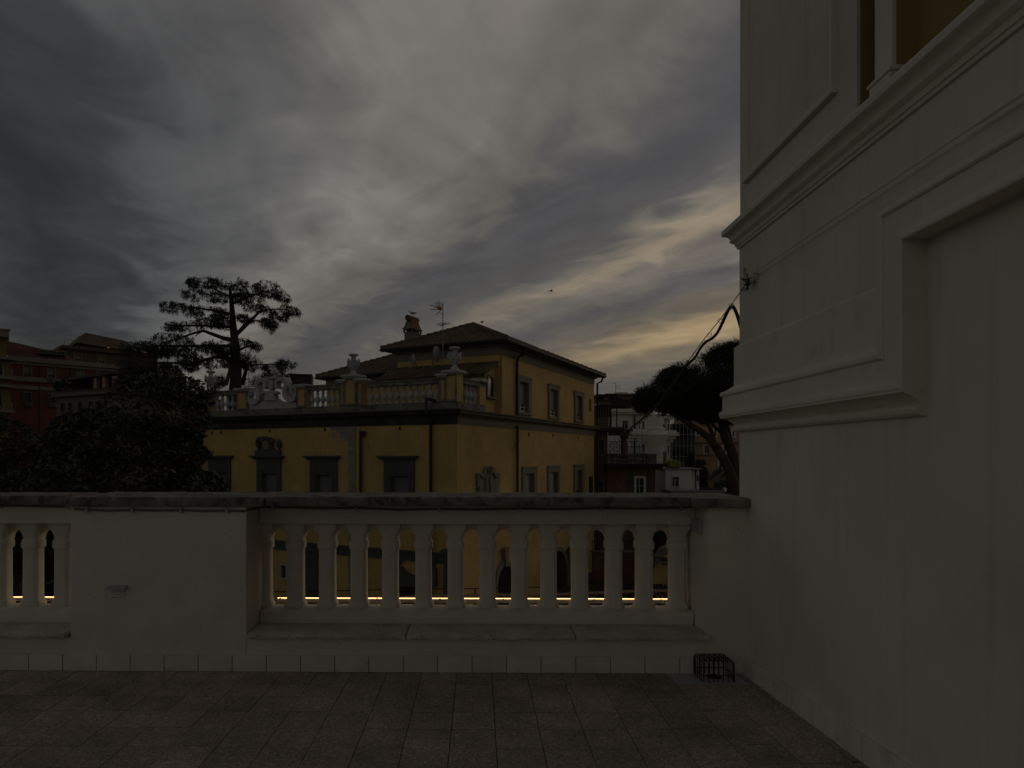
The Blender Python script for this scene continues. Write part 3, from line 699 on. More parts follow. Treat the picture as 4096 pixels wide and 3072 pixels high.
ring = [(c_[0] + .26 * math.cos(t), c_[1] + .30 * math.sin(t)) for t in (2 * math.pi * k / 16 for k in range(16))]
mb.prism(ring, lambda a, b, d: (-d, a, b), .18, .24); obj('medallion', mb, M['trim2'], ped)
for x in (537, 706):
    a, z = pA(x, 1290); obj('urn', MB().lathe(-.1, a, [(.10, z), (.10, z + .04), (.05, z + .10), (.17, z + .28), (.19, z + .40), (.12, z + .52), (.04, z + .62), (.02, z + .72)], 10), M['trim'], ped, smooth=40)
# ground floor of that front: string course, small window, dark pilasters, gate
zs1, zs0 = qA(1095, 2160)[1], qA(1095, 2196)[1]
mb = MB(); fbox(mb, fA, 0, AL, zs0, zs1, 0, .08); fbox(mb, fA, 0, AL, zs1 - .1, zs1 + .02, .08, .16); vpart('string_course', mb, 'trim')
sm_ = vpart('small_window', holed(MB(), fA, sw0, sw1, sz0, sz1, [(sw0 + .11, sw1 - .11, sz0 + .11, sz1 - .11)], .05), 'marble'); sm_.location.x = -.06
obj('pane', MB().add([(.30, sw0, sz0), (.30, sw1, sz0), (.30, sw1, sz1), (.30, sw0, sz1)], [(0, 1, 2, 3)]), M['glass'], sm_)
for (ua, ub) in ((1278, 1226), (1812, 1782)):
    a0, z1_ = qA(ua, 2195); a1, _ = qA(ub, 2195); mb = MB(); fbox(mb, fA, a0, a1, GZ, z1_, 0, .25); fbox(mb, fA, a0 - .12, a1 + .12, z1_ - .2, z1_ - .05, .0, .34); fbox(mb, fA, a0 - .05, a1 + .05, z1_ - .5, z1_ - .42, 0, .30); vpart('pilaster', mb, 'trim')
mb = MB(); mb.prism([qA(u, v) for u, v in ((1582, 2345), (1582, 2268), (1606, 2262), (1620, 2273), (1632, 2290), (1660, 2300), (1692, 2298), (1716, 2288), (1730, 2272), (1750, 2268), (1750, 2345))], lambda a, b, d: (-d, a, b), 0, .22)
gp = vpart('gate_pediment', mb, 'trim')
for u in (1598, 1738):
    a, z = qA(u, 2266); obj('urn', MB().lathe(-.1, a, [(.10, z), (.05, z + .10), (.19, z + .26), (.2, z + .36), (.10, z + .50), (.02, z + .62)], 10), M['trim'], gp, smooth=40)
mb = MB(); 
for k in range(9): fbox(mb, fA, gw0 + (gw1 - gw0) * k / 8 - .012, gw0 + (gw1 - gw0) * k / 8 + .012, GZ, gz1, -.1, -.08)
for k in range(5): fbox(mb, fA, gw0, gw1, gz1 - .3 - k * .35, gz1 - .27 - k * .35, -.12, -.1)
gt = vpart('gate_grille', mb, 'iron'); obj('dark_inside', MB().add([(.29, gw0, GZ), (.29, gw1, GZ), (.29, gw1, gz1), (.29, gw0, gz1)], [(0, 1, 2, 3)]), M['dark'], gt)
# bare stone strip, peeling render, weep holes
a0, _ = qA(1421, 1800); a1, _ = qA(1395, 1800)
z = -7.5
while z < ZF - .01:
    h = random.uniform(.45, .7); z2 = min(ZF - .003, z + h); o_ = random.uniform(-.03, .05)
    vpart('quoin_stone', rough_box(-.035, .02, a0 - o_ * .5, a1 + o_, z + .006, z2 - .006, .18, .006, z), 'strip'); z = z2
mb = MB(); fbox(mb, fA, AL - .34, AL + .02, GZ, ZF, .001, .04); vpart('end_strip', mb, 'strip')
def blob(cx, cy, rx, ry, n, seed, jag=.45):
    out = []
    for k in range(n):
        t = 2 * math.pi * k / n; s_ = 1 + jag * noise.noise(Vector((math.cos(t) * 1.8 + seed, math.sin(t) * 1.8, seed))); out.append((cx + rx * s_ * math.cos(t), cy + ry * s_ * math.sin(t)))
    return out
for P_ in (((1128, 1097), (1130, 1122), (1142, 1128), (1152, 1108), (1170, 1125), (1182, 1136), (1196, 1138), (1200, 1160), (1197, 1182), (1212, 1180), (1216, 1198), (1238, 1192), (1246, 1218), (1262, 1210), (1274, 1217), (1275, 1094)),
           ((1132, 1147), (1150, 1141), (1164, 1152), (1166, 1172), (1176, 1184), (1172, 1203), (1150, 1198), (1136, 1182)), ((1180, 1280), (1190, 1278), (1196, 1286), (1184, 1288)), ((1212, 1300), (1226, 1302), (1222, 1318), (1210, 1312)),
           ((1358, 1100), (1378, 1104), (1384, 1140), (1376, 1165), (1362, 1150)), ((1432, 1220), (1442, 1216), (1446, 1260), (1450, 1286), (1438, 1292), (1434, 1256))):
    vpart('peeled_patch', MB().prism([(a, min(z, ZF - .004)) for a, z in (pA(*p) for p in P_)], lambda a, b, d: (-d, a, b), .002, .012), 'peel')
for x, y in ((215, 1138), (620, 1128), (1078, 1118), (1700, 1105)):
    a, z = pA(x, y); vpart('weep_hole', MB().prism(blob(a, z, .07, .10, 10, 1, .1), lambda a, b, d: (-d, a, b), .002, .02), 'dark')

# --- right-hand front
winB_lo, winB_up = [], []
for (xa, xb, oa, ob, ya, yo) in ((1008, 1130, 1033, 1105, 1425, 1480), (1220, 1320, 1240, 1303, 1420, 1466), (1440, 1523, 1457, 1503, 1412, 1458)):
    a0, zt = qB(*r2(xa, ya)); a1, _ = qB(*r2(xb, ya)); o0, zo_ = qB(*r2(oa, yo)); o1, _ = qB(*r2(ob, yo)); winB_lo.append((a0, a1, o0, o1, zt, zo_))
for (xa, xb, oa, ob, ya, yo, yb) in ((970, 1078, 983, 1055, 675, 712, 968), (1228, 1315, 1240, 1300, 742, 778, 1003), (1445, 1518, 1457, 1503, 803, 833, 1038)):
    a0, zt = qB(*r2(xa, ya)); a1, _ = qB(*r2(xb, ya)); o0, zo_ = qB(*r2(oa, yo)); o1, _ = qB(*r2(ob, yo)); _, zb_ = qB(*r2(oa, yb)); winB_up.append((a0, a1, o0, o1, zt, zo_, zb_))
zl_t = sum(w[4] for w in winB_lo) / 3; zl_o = sum(w[5] for w in winB_lo) / 3
zu_t = sum(w[4] for w in winB_up) / 3; zu_o = sum(w[5] for w in winB_up) / 3; zu_b = sum(w[6] for w in winB_up) / 3
XC = qB(1999, 1500)[0]                                   # corner of the set-back upper storey
ZE = HC + (HZ - 1356) / FPX * V.w(XC - .7, -.7)[1]      # eaves
ZFE = qB(*r2(830, 492))[1]                               # bottom of the frieze under the eaves
doorB = []
for (ua, ub, vt_, vs_) in ((1982, 2042, 2262, 2310), (2186, 2262, 2205, 2250)):
    a0, _ = qB(ua, vt_); a1, _ = qB(ub, vt_); doorB.append((a0, a1, qB((ua + ub) / 2, vt_)[1]))
holesB = [(w[2], w[3], zl_o - 2.3, zl_o) for w in winB_lo]
vpart('side_wall', holed(MB(), fB, 0, BL, GZ, ZF, holesB, .26), 'ochre')
sl0, slz1 = qB(*r2(1567, 862)); sl1, slz0 = qB(*r2(1587, 968))
holesU = [(w[2], w[3], zu_b, zu_o) for w in winB_up] + [(sl0, sl1, slz0, slz1)]
vpart('upper_side_wall', holed(MB(), fB, XC, BL, ZP, ZFE, holesU, .26), 'ochre')
vpart('slot_back', MB().add([fB(a, z, .26) for a, z in ((sl0, slz0), (sl1, slz0), (sl1, slz1), (sl0, slz1))], [(0, 1, 2, 3)]), 'ochre')
for (a0, a1, o0, o1, zt, zo_) in winB_lo:
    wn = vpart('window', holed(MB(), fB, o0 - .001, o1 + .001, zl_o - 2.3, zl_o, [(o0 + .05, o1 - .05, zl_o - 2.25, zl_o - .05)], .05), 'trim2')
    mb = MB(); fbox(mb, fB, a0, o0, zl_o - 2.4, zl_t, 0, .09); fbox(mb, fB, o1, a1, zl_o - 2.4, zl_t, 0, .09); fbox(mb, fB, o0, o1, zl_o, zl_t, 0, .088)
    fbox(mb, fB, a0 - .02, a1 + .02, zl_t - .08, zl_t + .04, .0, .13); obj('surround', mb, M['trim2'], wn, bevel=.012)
    s1 = zl_o - 1.55
    obj('roller_shutter', ribbed(MB(), fB, o0 + .05, o1 - .05, s1, zl_o - .05, .15, .075), M['shut'], wn)
    obj('pane', MB().add([fB(a, z, .22) for a, z in ((o0, zl_o - 2.3), (o1, zl_o - 2.3), (o1, s1), (o0, s1))], [(0, 1, 2, 3)]), M['glass'], wn)
for (a0, a1, o0, o1, zt, zo_, zb_) in winB_up:
    wn = vpart('window', holed(MB(), fB, o0 - .001, o1 + .001, zu_b, zu_o, [(o0 + .05, o1 - .05, zu_b + .05, zu_o - .05)], .05), 'trim2')
    mb = MB(); e = .12
    fbox(mb, fB, a0, o0, zu_b - .08, zu_t, 0, .10); fbox(mb, fB, o1, a1, zu_b - .08, zu_t, 0, .10); fbox(mb, fB, o0, o1, zu_o, zu_t, 0, .098)
    fbox(mb, fB, a0 - e, a0, zu_t - .42, zu_t - .02, 0, .09); fbox(mb, fB, a1, a1 + e, zu_t - .42, zu_t - .02, 0, .09); fbox(mb, fB, a0 - e - .03, a0 + .35, zu_t - .02, zu_t + .07, 0, .13); fbox(mb, fB, a1 - .35, a1 + e + .03, zu_t - .02, zu_t + .07, 0, .13); fbox(mb, fB, a0 + .35, a1 - .35, zu_t - .0, zu_t + .12, 0, .12)
    obj('surround', mb, M['trim2'], wn)
    mb = MB(); fbox(mb, fB, a0 - .08, a1 + .08, zu_b - .16, zu_b - .06, 0, .16); obj('sill', mb, M['trim2'], wn)
    s1 = zu_b + (zu_o - zu_b) * .27
    obj('roller_shutter', ribbed(MB(), fB, o0 + .05, o1 - .05, s1, zu_o - .05, .13, .075), M['shut'], wn)
    mb = MB(); h_ = s1 - zu_b
    fbox(mb, fB, o0 + .05, o0 + .13, zu_b + .05, s1, -.2, -.16); fbox(mb, fB, o1 - .13, o1 - .05, zu_b + .05, s1, -.2, -.16); fbox(mb, fB, o0 + .13, o1 - .13, zu_b + .05, zu_b + .13, -.2, -.16); m_ = (o0 + o1) / 2; fbox(mb, fB, m_ - .05, m_ + .05, zu_b + .13, s1, -.2, -.165); fbox(mb, fB, o0 + .13, o1 - .13, zu_b + .62 * h_, zu_b + .72 * h_, -.2, -.163)
    obj('sash', mb, M['white'], wn)
    obj('pane', MB().add([fB(a, z, .215) for a, z in ((o0, zu_b), (o1, zu_b), (o1, s1), (o0, s1))], [(0, 1, 2, 3)]), M['glass'], wn)
# ground-floor arched doors with keystones and a louvred leaf
for a0, a1, zt in doorB:
    r_ = (a1 - a0) / 2; c_ = (a0 + a1) / 2; zc = zt - r_
    inner = [(c_ + r_ * math.cos(t), zc + r_ * math.sin(t)) for t in (math.pi * k / 14 for k in range(15))]
    pan = vpart('arched_door', MB().prism([(a1, GZ)] + inner + [(a0, GZ)], lambda a, b, d: (a, -d, b), .003, .03), 'dark')
    ro = r_ + .3; outer = [(c_ + ro * math.cos(t), zc + ro * math.sin(t)) for t in (math.pi * k / 14 for k in range(15))]
    mb = MB(); mb.prism([(a1 + .3, GZ)] + outer + [(a0 - .3, GZ), (a0, GZ)] + inner[::-1] + [(a1, GZ)], lambda a, b, d: (a, -d, b), .0, .16)
    obj('arch_surround', mb, M['trim2'], pan)
    if a0 < doorB[1][0]: mb = MB(); mb.prism([(c_ - .16, zt - .05), (c_ + .16, zt - .05), (c_ + .26, zt + .95), (c_ - .26, zt + .95)], lambda a, b, d: (a, -d, b), .0, .26); mb.prism([(c_ - .30, zt + .95), (c_ + .30, zt + .95), (c_ + .30, zt + 1.06), (c_ - .30, zt + 1.06)], lambda a, b, d: (a, -d, b), .0, .3); obj('keystone', mb, M['trim2'], pan)
    mb = MB()
    for k in range(6): fbox(mb, fB, a0 + (a1 - a0) * (k + .5) / 6 - .012, a0 + (a1 - a0) * (k + .5) / 6 + .012, GZ, zc + .2, .03, .05)
    for k in range(7): fbox(mb, fB, a0, a1, zc - k * .35, zc - k * .35 + .025, .05, .065)
    obj('grille', mb, M['iron'], pan)
def leaf(ua, ub, vt_, vb_, arched):
    a0, zt = qB(ua, vt_); a1, _ = qB(ub, vt_); zb_ = qB(ua, vb_)[1]
    mb = MB()
    if arched: ol = [(a0, zb_), (a1, zb_), (a1, zt), (a0 + (a1 - a0) * .55, zt - .35), (a0 + (a1 - a0) * .2, zt - .8), (a0, zt - 1.4)]
    else: ol = [(a0, zb_), (a1, zb_), (a1, zt), (a0, zt)]
    lf = vpart('shutter_leaf', mb.prism(ol, lambda a, b, d: (a, -d, b), .02, .06), 'shutd')
    n = int((zt - zb_ - .2) / .11); wd = a1 - a0
    for k in range(n):
        z = zb_ + .1 + k * .11; lo = a0 + .08
        if arched and z > zt - 1.4: lo = a0 + .08 + wd * .95 * ((z - zt + 1.4) / 1.4) ** 1.3
        if lo < a1 - .15: obj('louvre', fbox(MB(), fB, lo, a1 - .08, z, z + .06, .06, .085), M['shutd'], lf)
leaf(2240, 2275, 2197, 2345, True); leaf(2160, 2172, 2230, 2420, False)
a0, z1_ = qB(*r2(1567, 1505)); a1, _ = qB(*r2(1593, 1505)); lf = vpart('shutter_leaf', fbox(MB(), fB, a0, a1, z1_ - 2.4, z1_, .02, .07), 'shutd')
for k in range(18): obj('louvre', fbox(MB(), fB, a0 + .06, a1 - .06, z1_ - 2.3 + k * .125, z1_ - 2.24 + k * .125, .07, .095), M['shutd'], lf)
for x, y in ((1068, 1155), (1268, 1166), (1478, 1185), (1579, 1195)):
    a, z = qB(*r2(x, y)); vpart('weep_hole', MB().prism(blob(a, z, .09, .12, 10, 1, .1), lambda a, b, d: (a, -d, b), .002, .02), 'dark')
# carved coat of arms
def k3(x, y): return qB(1880 + x * .09044, 1840 + y * .09044)
arm = vpart('carved_arms', MB().prism([k3(x, y) for x, y in ((255, 1900), (255, 575), (470, 580), (520, 600), (560, 430), (620, 290), (700, 270), (1000, 330), (1030, 430), (1010, 520), (1040, 600), (1050, 550), (1245, 560), (1230, 1100), (1170, 1300), (1170, 1900))], lambda a, b, d: (a, -d, b), 0, .14), 'trim2', bevel=.02)
def spiral(cx_, cy_, r0, r1_, turns, a0, n=40, sgn=1): return [(cx_ + (r0 + (r1_ - r0) * i / n) * math.cos(a0 + sgn * 2 * math.pi * turns * i / n), cy_ + (r0 + (r1_ - r0) * i / n) * math.sin(a0 + sgn * 2 * math.pi * turns * i / n)) for i in range(n + 1)]
c_ = k3(775, 470); pts = spiral(c_[0], c_[1], .04, .30, 1.6, 0)
obj('scroll', MB().tube([(a, -.17, z) for a, z in pts], .05, 6), M['trim2'], arm, smooth=50)
for poly, pr in (([(640, 640), (560, 800), (560, 1850), (1080, 1850), (1020, 1000), (960, 960), (900, 960), (870, 820), (820, 700), (760, 660)], .22), ([(330, 640), (480, 700), (520, 830), (400, 780)], .22), ([(880, 560), (960, 740), (1060, 800), (1060, 660), (1000, 560)], .26), ([(690, 720), (800, 720), (830, 900), (780, 1200), (830, 1260), (700, 1500), (690, 1100), (670, 850)], .30), ([(270, 1170), (380, 1170), (380, 1330), (270, 1330)], .24)):
    obj('relief', MB().prism([k3(x, y) for x, y in poly], lambda a, b, d: (a, -d, b), .13, pr), M['trim2'], arm, bevel=.03)

# --- frieze and cornice round both fronts
PV = [(BL + .3, 0), (0, 0), (0, AL + .1)]       # walking -x then +y: outward lies on the left, so reverse for sweep
PVr = PV[::-1]
def vsweep(prof, path): return MB().sweep(prof, path)
frA = [(-.05, ZF), (.03, ZF), (.03, ZF + .10), (.055, ZF + .10), (.055, ZK), (-.05, ZK)]
coA = [(-.05, ZK), (.08, ZK), (.12, ZK + .06), (.22, ZK + .09), (.24, ZK + .14), (.38, ZK + .15), (.40, ZK + .25), (.46, ZK + .27), (.50, ZK + .33), (.50, ZK + .36), (.1, ZP), (-.05, ZP)]
def half(path, which): return path
# each front is mitred at the corner: split the sweep there
def corner_sweep(name, prof, mA, mB, up=None):
    for nm, path, m in ((name, [(0, AL + .1), (0, 0), (BL + .3, 0)], None),):
        mbA, mbB = MB(), MB(); n = len(prof)
        ra = [(-o, AL + .1, z) for o, z in prof]; rc = [(-o, -o, z) for o, z in prof]; rb = [(BL + .3, -o, z) for o, z in prof]
        for mb, r0, r1_ in ((mbA, ra, rc), (mbB, rc, rb)):
            mb.add(r0 + r1_, [(k, (k + 1) % n, n + (k + 1) % n, n + k) for k in range(n)] + [tuple(range(n)), tuple(range(n, 2 * n))])
        vpart(name, mbA, mA); vpart(name, mbB, mB)
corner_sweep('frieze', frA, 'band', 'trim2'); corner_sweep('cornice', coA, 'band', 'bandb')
vpart('flat_roof', MB().box(.02, BL, .02, AL, ZP - .03, ZP + .02), 'pedest')
vpart('back_walls', MB().box(.45, BL, .45, AL, GZ, ZP - .04), 'ochre')
vpart('end_wall', MB().box(BL - .02, BL, 0.27, AL, GZ, ZP), 'ochre'); vpart('end_wall', MB().box(.27, BL, AL - .02, AL, GZ, ZP), 'ochre')

# --- roof parapet
bal = root('roof_balustrade', (0, 0, 0)); bal.parent = vil
ZB0 = qA(*r2(420, 880))[1]; ZB1 = qA(*r2(270, 732))[1]; ZR = qA(*r2(270, 692))[1]
def spart(name, mb, m, **k): return obj(name, mb, M[m], bal, **k)
T0 = .42                                                # parapet thickness
spart('parapet_foot', MB().box(.03, .03 + T0, .0, AL, ZP - .02, ZB0), 'pedest')
XB1 = qB(*r2(712, 700))[0]
spart('parapet_foot', MB().box(.03 + T0, XB1, .03, .03 + T0, ZP - .02, ZB0 - .02), 'pedest')
vb = [(.10, 0), (.10, .06), (.075, .07), (.06, .11), (.055, .16), (.062, .17), (.13, .32), (.14, .40), (.105, .52), (.07, .60), (.062, .68), (.09, .70), (.09, .73), (.06, .75), (.062, .80), (.095, .84), (.10, .84), (.10, .91)]
kz = (ZB1 - ZB0) / .91
vproto = None
def vbal(x, y):
    global vproto
    if vproto is None: vproto = obj('baluster', MB().lathe(0, 0, [(r_ * 1.16, z * kz) for r_, z in vb], 8, R(22.5)), M['marble'], bal, loc=(x, y, ZB0)); return
    dup(vproto, bal, (x, y, ZB0))
def pier(y0, y1, ztop, x0=-.02, x1=.5, capw=.12):
    spart('pier', MB().box(x0, x1, y0, y1, ZB0, ztop), 'ochre')
    w_ = (y1 - y0); mb = MB()
    for (a, b, c, d) in ((y0, y0 + .09, ZB0, ztop), (y1 - .09, y1, ZB0, ztop), (y0 + .09, y1 - .09, ZB0, ZB0 + .1), (y0 + .09, y1 - .09, ztop - .1, ztop)): mb.box(x0 - .035, x0, a, b, c, d)
    spart('pier_border', mb, 'pedest')
    mb = MB(); mb.box(x0 - .10, x1 + .1, y0 - .08, y1 + .08, ztop, ztop + .08); mb.box(x0 - .18, x1 + .18, y0 - .16, y1 + .16, ztop + .08, ztop + .15); mb.box(x0 - .14, x1 + .14, y0 - .12, y1 + .12, ztop + .15, ztop + .20); spart('pier_cap', mb, 'marble')
def urn(x, y, z, s=1.0):
    prof = [(.24, 0), (.24, .12), (.20, .14), (.13, .24), (.13, .30), (.20, .36), (.30, .50), (.37, .68), (.36, .84), (.30, .90), (.16, .93), (.14, 1.08), (.16, 1.14), (.30, 1.20), (.30, 1.28), (.26, 1.31)]
    u = spart('urn', MB().lathe(x, y, [(r_ * s, z + zz * s) for r_, zz in prof], 14), 'marble', smooth=35)
    for k in range(6):
        a = 2 * math.pi * k / 6; mbf = MB()
        mbf.tube([(x + .36 * s * math.cos(a + t * .5), y + .36 * s * math.sin(a + t * .5), z + (.8 - .18 * math.sin(t * 3.14)) * s) for t in (0, .5, 1, 1.5, 2.0)], .05 * s, 5)
        spart('garland', mbf, 'marble')
def yA(u): return qA(u, 1560)[0]
zpier = qA(*r1(1290, 690))[1]; zsub = qA(*r1(880, 770))[1]
vb_r = ZR
secs = [(1754, 1462, 11), (1356, 1228, 6), (951, 847, 5)]
pier(.0, yA(1781), qA(*r2(420, 655))[1], -.03, .62); pier(yA(1783), yA(1757), ZR + .02, .0, .44)
pier(yA(1426), yA(1378), zpier, -.03, .55); pier(yA(1450), yA(1428), ZR + .05, .0, .44); pier(yA(1377), yA(1359), ZR + .05, .0, .44)
pier(yA(1224), yA(1188), zsub, -.02, .5); pier(yA(990), yA(948), zsub, -.02, .5); pier(yA(846), yA(812), zsub, -.02, .5)
urn(.28, yA(1808), qA(*r2(420, 655))[1] + .2, .92); urn(.28, yA(1402), zpier + .2, .9); urn(.28, yA(829), zsub + .2, .95)
for ua, ub, n in secs:
    a, b = yA(ua), yA(ub)
    for k in range(n): vbal(.25, a + (b - a) * (k + .5) / n)
    spart('handrail', MB().box(.03, .47, a, b, ZB1, ZR - .05).box(-.02, .52, a, b, ZR - .05, ZR + .02), 'pedest')
xb0, xb1 = qB(*r2(562, 800))[0], qB(*r2(662, 800))[0]
for k in range(3): vbal(xb0 + (xb1 - xb0) * (k + .5) / 3, .25)
spart('handrail', MB().box(.62, XB1, .03, .47, ZB1, ZR - .05).box(.62, XB1, -.02, .52, ZR - .05, ZR + .02), 'pedest')
spart('pier', MB().box(xb1, XB1, .0, .5, ZB0 - .02, ZB1), 'ochre'); spart('pier_cap', MB().box(xb1 - .1, XB1 + .1, -.12, .6, ZR + .02, ZR + .1).box(xb1 - .05, XB1 + .05, -.06, .55, ZR + .1, ZR + .22), 'marble')
# cartouche: two facing S-scrolls about a shield, pine cone on top
def kc(x, y): return qA(960 + .1386 * x, 1430 + .1386 * y, 0.1)
car = spart('cartouche', MB().prism([kc(x, y) for x, y in ((210, 1500), (210, 1340), (560, 1320), (700, 1240), (760, 1180), (1060, 1180), (1120, 1250), (1300, 1270), (1620, 1290), (1620, 1340), (1610, 1500))], lambda a, b, d: (.1 + d, a, b), .0, .32), 'marble')
def smooth_curve(P_, n=6):
    P_ = [Vector((*p, 0)) for p in P_]; out = []
    for i in range(len(P_) - 1):
        p0, p1, p2, p3 = P_[max(i - 1, 0)], P_[i], P_[i + 1], P_[min(i + 2, len(P_) - 1)]
        for k in range(n):
            t = k / n; out.append(.5 * ((2 * p1) + (-p0 + p2) * t + (2 * p0 - 5 * p1 + 4 * p2 - p3) * t * t + (-p0 + 3 * p1 - 3 * p2 + p3) * t ** 3))
    out.append(P_[-1]); return [(p.x, p.y) for p in out]
def ribbon(P_, w0, w1, d0, d1):
    c_ = smooth_curve(P_); n = len(c_); L_, R_ = [], []
    for i, p in enumerate(c_):
        a, b = c_[max(i - 1, 0)], c_[min(i + 1, n - 1)]; t = Vector((b[0] - a[0], b[1] - a[1])); t.normalize(); nn = Vector((-t.y, t.x)); w_ = w0 + (w1 - w0) * math.sin(math.pi * i / (n - 1))
        L_.append((p[0] + nn.x * w_, p[1] + nn.y * w_)); R_.append((p[0] - nn.x * w_, p[1] - nn.y * w_))
    mb = MB(); rings = [[(d0, l[0], l[1]), (d1, l[0], l[1]), (d1, r_[0], r_[1]), (d0, r_[0], r_[1])] for l, r_ in zip(L_, R_)]
    return mb.rings(rings)
Ls = [(330, 1060), (285, 1080), (262, 1020), (310, 970), (245, 1030), (240, 1150), (300, 1270), (420, 1300), (520, 1220), (555, 1060), (510, 900), (500, 760), (570, 670), (660, 650), (740, 720), (770, 820), (720, 880), (680, 830)]
Rs = [(1520, 960), (1560, 920), (1580, 980), (1530, 1000), (1500, 920), (1590, 880), (1600, 1060), (1540, 1200), (1440, 1210), (1340, 1130), (1300, 980), (1350, 830), (1330, 690), (1220, 620), (1110, 640), (1050, 740), (1070, 860), (1130, 870)]
for S_ in (Ls, Rs):
    spart('scroll', ribbon([kc(x, y) for x, y in S_], .05, .15, -.02, .42), 'marble', smooth=40)
spart('shield', MB().prism([kc(x, y) for x, y in ((830, 640), (985, 640), (985, 880), (930, 950), (880, 950), (840, 880))], lambda a, b, d: (d, a, b), -.03, .3), 'marble', bevel=.02)
spart('shield_top', MB().prism([kc(x, y) for x, y in ((770, 560), (1110, 560), (1060, 620), (800, 620))], lambda a, b, d: (d, a, b), -.08, .4), 'marble')
spart('scroll_bar', MB().prism([kc(x, y) for x, y in ((650, 1000), (740, 960), (1010, 960), (1090, 1000), (1090, 1060), (1010, 1030), (740, 1030), (650, 1080))], lambda a, b, d: (d, a, b), -.05, .34), 'marble')
spart('tablet', MB().prism([kc(x, y) for x, y in ((770, 1030), (1010, 1030), (1060, 1240), (740, 1240))], lambda a, b, d: (d, a, b), -.04, .36), 'marble')
a, z = kc(985, 560); prof = [(.2, 0), (.2, .06), (.1, .12), (.12, .2), (.2, .26), (.27, .4), (.27, .52), (.21, .70), (.1, .86), (.02, .93)]
spart('pine_cone', MB().lathe(.15, a, [(r_ * .78, z + zz * .62) for r_, zz in prof], 12), 'marble', smooth=30)

# --- set-back upper storey, lean-to, wing
YE = qA(1527, 1402, XC - .7)[0] - .7
vpart('upper_front_wall', MB().box(XC, XC + .3, .0, YE, ZP, ZFE), 'ochre')
vpart('upper_back', MB().box(XC + .3, BL - .01, .45, YE, ZP, ZFE), 'ochre')
mb = MB().box(XC - .04, BL + .04, -.04, YE + .04, ZFE, ZE - .25); vpart('eaves_frieze', mb, 'trim2')
mb = MB().box(XC - .62, BL + .62, -.62, YE + .62, ZE - .12, ZE - .03); mb.box(XC - .2, BL + .2, -.2, YE + .2, ZE - .25, ZE - .12); vpart('soffit', mb, 'bandb')
SL = math.tan(R(23.5))
def hip_roof(x0, x1, y0, y1, ze, slope, parent, tile_sides):
    hw_ = (y1 - y0) / 2; rz_h = ze + hw_ * slope; ra_, rb_ = x0 + hw_, x1 - hw_; ym = (y0 + y1) / 2
    deck = obj('roof', MB().add([(x0, y0, ze), (x1, y0, ze), (x1, y1, ze), (x0, y1, ze), (ra_, ym, rz_h), (rb_, ym, rz_h)], [(0, 1, 5, 4), (1, 2, 5), (2, 3, 4, 5), (3, 0, 4), (3, 2, 1, 0)]), M['roof'], parent)
    g = math.hypot(1, slope); cs, sn = 1 / g, slope / g
    pw_, pl = .24, .36
    def tiles(o, e, up, length, lmax):
        """o: eave corner, e: unit along the eave, up: unit plan direction up the slope"""
        mb = MB(); nrm = Vector((-up[0] * sn, -up[1] * sn, cs)); E = Vector((*e, 0)); U = Vector((up[0] * cs, up[1] * cs, sn)); O = Vector(o)
        n = int(length / pw_)
        for i in range(n):
            s_ = (i + .5) * length / n; lm = lmax(s_) * g
            for j in range(int(lm / pl + .6)):
                l0, l1 = j * pl - .07, min((j + 1) * pl + .03, lm + .05)
                jit = random.uniform(-.012, .012); lift = .035 + random.uniform(0, .012); Vs = []
                for (l, h, rr) in ((l0, lift, .105), (l1, .012, .088)):
                    for t in (0, 45, 90, 135, 180):
                        Vs.append(tuple(O + E * (s_ + jit + rr * math.cos(R(t))) + U * l + nrm * (h + rr * .75 * math.sin(R(t)))))
                mb.add(Vs, [(k, k + 1, 6 + k, 5 + k) for k in range(4)] + [(0, 1, 2, 3, 4)])
        return mb
    W_ = x1 - x0; D_ = y1 - y0
    if 'A' in tile_sides: obj('roof_tiles', tiles((x0, y0, ze), (0, 1), (1, 0), D_, lambda s: min(s, D_ - s)), M['roof'], deck, kind='stuff')
    if 'B' in tile_sides: obj('roof_tiles', tiles((x0, y0, ze), (1, 0), (0, 1), W_, lambda s: min(s, W_ - s, hw_)), M['roof'], deck, kind='stuff')
    if 'C' in tile_sides: obj('roof_tiles', tiles((x0, y1, ze), (1, 0), (0, -1), W_, lambda s: min(s, W_ - s, hw_)), M['roof'], deck, kind='stuff')
    def ridge(p, q_):
        p, q_ = Vector(p), Vector(q_); n = max(1, int((q_ - p).length / .42)); d = (q_ - p).normalized(); side = d.cross(Vector((0, 0, 1))).normalized(); up_ = side.cross(d)
        obj('mortar_bed', MB().tube([p - Vector((0, 0, .02)), q_ - Vector((0, 0, .02))], .17, 6), M['mortar'], deck)
        for i in range(n):
            a = p + (q_ - p) * (i / n); b = p + (q_ - p) * ((i + 1.12) / n); Vs = []
            for (c, rr, lf_) in ((a, .16, .10), (b, .135, .07)):
                for t in (-10, 40, 90, 140, 190): Vs.append(tuple(c + side * rr * math.cos(R(t)) + up_ * (lf_ + rr * math.sin(R(t)))))
            obj('ridge_tile', MB().add(Vs, [(k, k + 1, 6 + k, 5 + k) for k in range(4)] + [(0, 1, 2, 3, 4)]), M['roof'], deck)
    ridge((x0, y0, ze), (ra_, ym, rz_h)); ridge((x0, y1, ze), (ra_, ym, rz_h)); ridge((ra_, ym, rz_h), (rb_, ym, rz_h)); ridge((x1, y0, ze), (rb_, ym, rz_h))
    return deck, rz_h
ux0, ux1, uy0, uy1 = XC - .72, BL + .72, -.72, YE + .72
updeck, ZRI = hip_roof(ux0, ux1, uy0, uy1, ZE, SL, vil, 'ABC')
